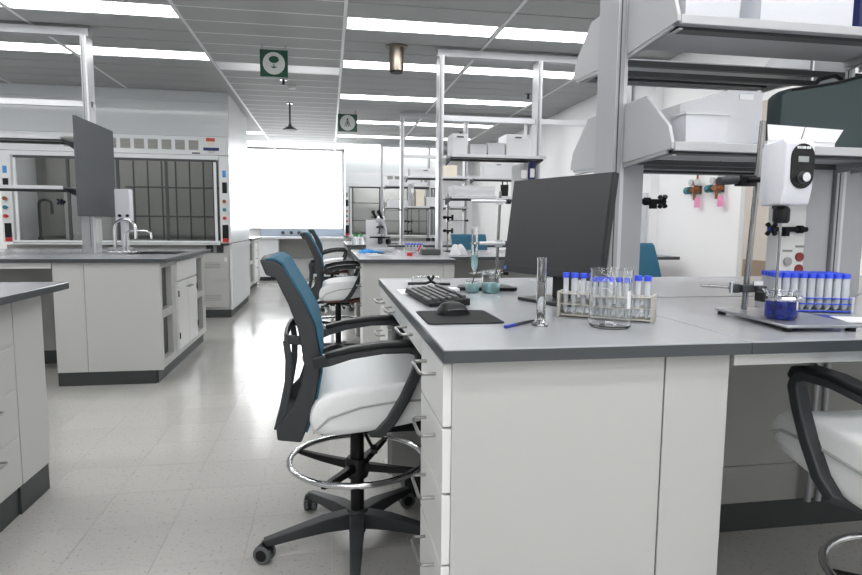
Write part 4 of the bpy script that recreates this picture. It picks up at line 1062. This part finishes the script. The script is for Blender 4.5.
obj('shower_head', MB().lathe([(0, -.29), (.025, -.295), (.09, -.335), (.092, -.345), (0, -.345)], n=24), 'rail_dark', t); obj('flange', MB().cyl((0, 0, -.001), (0, 0, -.01), .04), 'steel', t)
obj('collar', MB().cyl((0, 0, -.27), (0, 0, -.30), .02), 'rail_dark', t)
t = thing('extract_duct', 'short brushed steel cylinder on the ceiling before the lights', 'duct', (.60, 5.44, ZC))
obj('flange', MB().cyl((0, 0, -.001), (0, 0, -.012), .098, n=28), 'steel_warm', t); obj('barrel', MB().cyl((0, 0, -.012), (0, 0, -.215), .066, n=32), 'steel_warm', t); obj('end_cap', MB().cyl((0, 0, -.215), (0, 0, -.228), .055, n=28), 'black', t)
for k, (x, y, lb) in enumerate(((2.35, 7.05, 'dark sprinkler head on the ceiling over the right bay'), (2.2, 10.1, 'far dark sprinkler head on the ceiling near the far frames'), (-.47, 6.9, 'small dark sprinkler head over the aisle behind the eyewash sign'))):
    t = thing('sprinkler', lb, 'sprinkler', (x, y, ZC-.0005)); obj('escutcheon', MB().cyl((0, 0, 0), (0, 0, -.008), .04), 'steel', t); obj('head', MB().cyl((0, 0, -.008), (0, 0, -.05), .014).cyl((0, 0, -.05), (0, 0, -.055), .025), 'charcoal', t)
t = thing('smoke_detector', 'flat round white smoke detector over the aisle', 'detector', (-.40, 7.2, ZC-.0005)); obj('base', MB().cyl((0, 0, 0), (0, 0, -.015), .05, n=24), 'white_plastic', t); obj('dome', MB().lathe([(.045, -.015), (.04, -.03), (.02, -.036), (0, -.036)], n=20), 'white_plastic', t)

# ------------------------------------------------------------------ right wall fittings
def regulator(label, loc, tagdx):
    t = thing('gas_regulator', label, 'regulator', loc); t.scale = (.72, .72, .72)
    obj('pipe', MB().tube([(-.03, 0, .0), (-.03, 0, .75)], .012, 8), 'brass', t); obj('wall_plate', B(-.012, -.0005, -.06, .06, -.05, .05), 'steel', t)
    obj('body', MB().cyl((-.012, 0, 0), (-.09, 0, 0), .035).cyl((-.06, -.09, 0), (-.06, .09, 0), .022).cyl((-.06, 0, -.12), (-.06, 0, .1), .016), 'brass', t)
    obj('knob', MB().cyl((-.06, .09, 0), (-.06, .17, 0), .045), 'teal_knob', t)
    for s in (-1, 1): obj('gauge', MB().cyl((-.06, s*.06, .09), (-.085, s*.06, .09), .04, n=20), 'sign_white', t)
    obj('tag', B(-.064, -.062, tagdx-.05, tagdx+.05, -.21, -.09), 'pink', t)
regulator('brass gas regulator with teal knob nearer the corner of the wall', (XR-.0005, 4.80, 1.49), -.06)
regulator('brass gas regulator with teal knob nearer the beige door', (XR-.0005, 4.50, 1.49), -.08)
t = thing('service_panel', 'white wall panel with red outlet and valves behind the posts', 'service panel', (XR-.0905, 5.6, 1.0))
obj('plate', B(-.02, 0, -.12, .12, 0, .50), 'white_plastic', t, bevel=.003); obj('red_outlet', B(-.026, -.0201, -.04, .04, .38, .45), 'red', t)
for z in (.18, .3): obj('valve', MB().cyl((-.02, .0, z), (-.08, 0, z), .012).cyl((-.06, -.04, z), (-.06, .04, z), .010), 'steel', t)
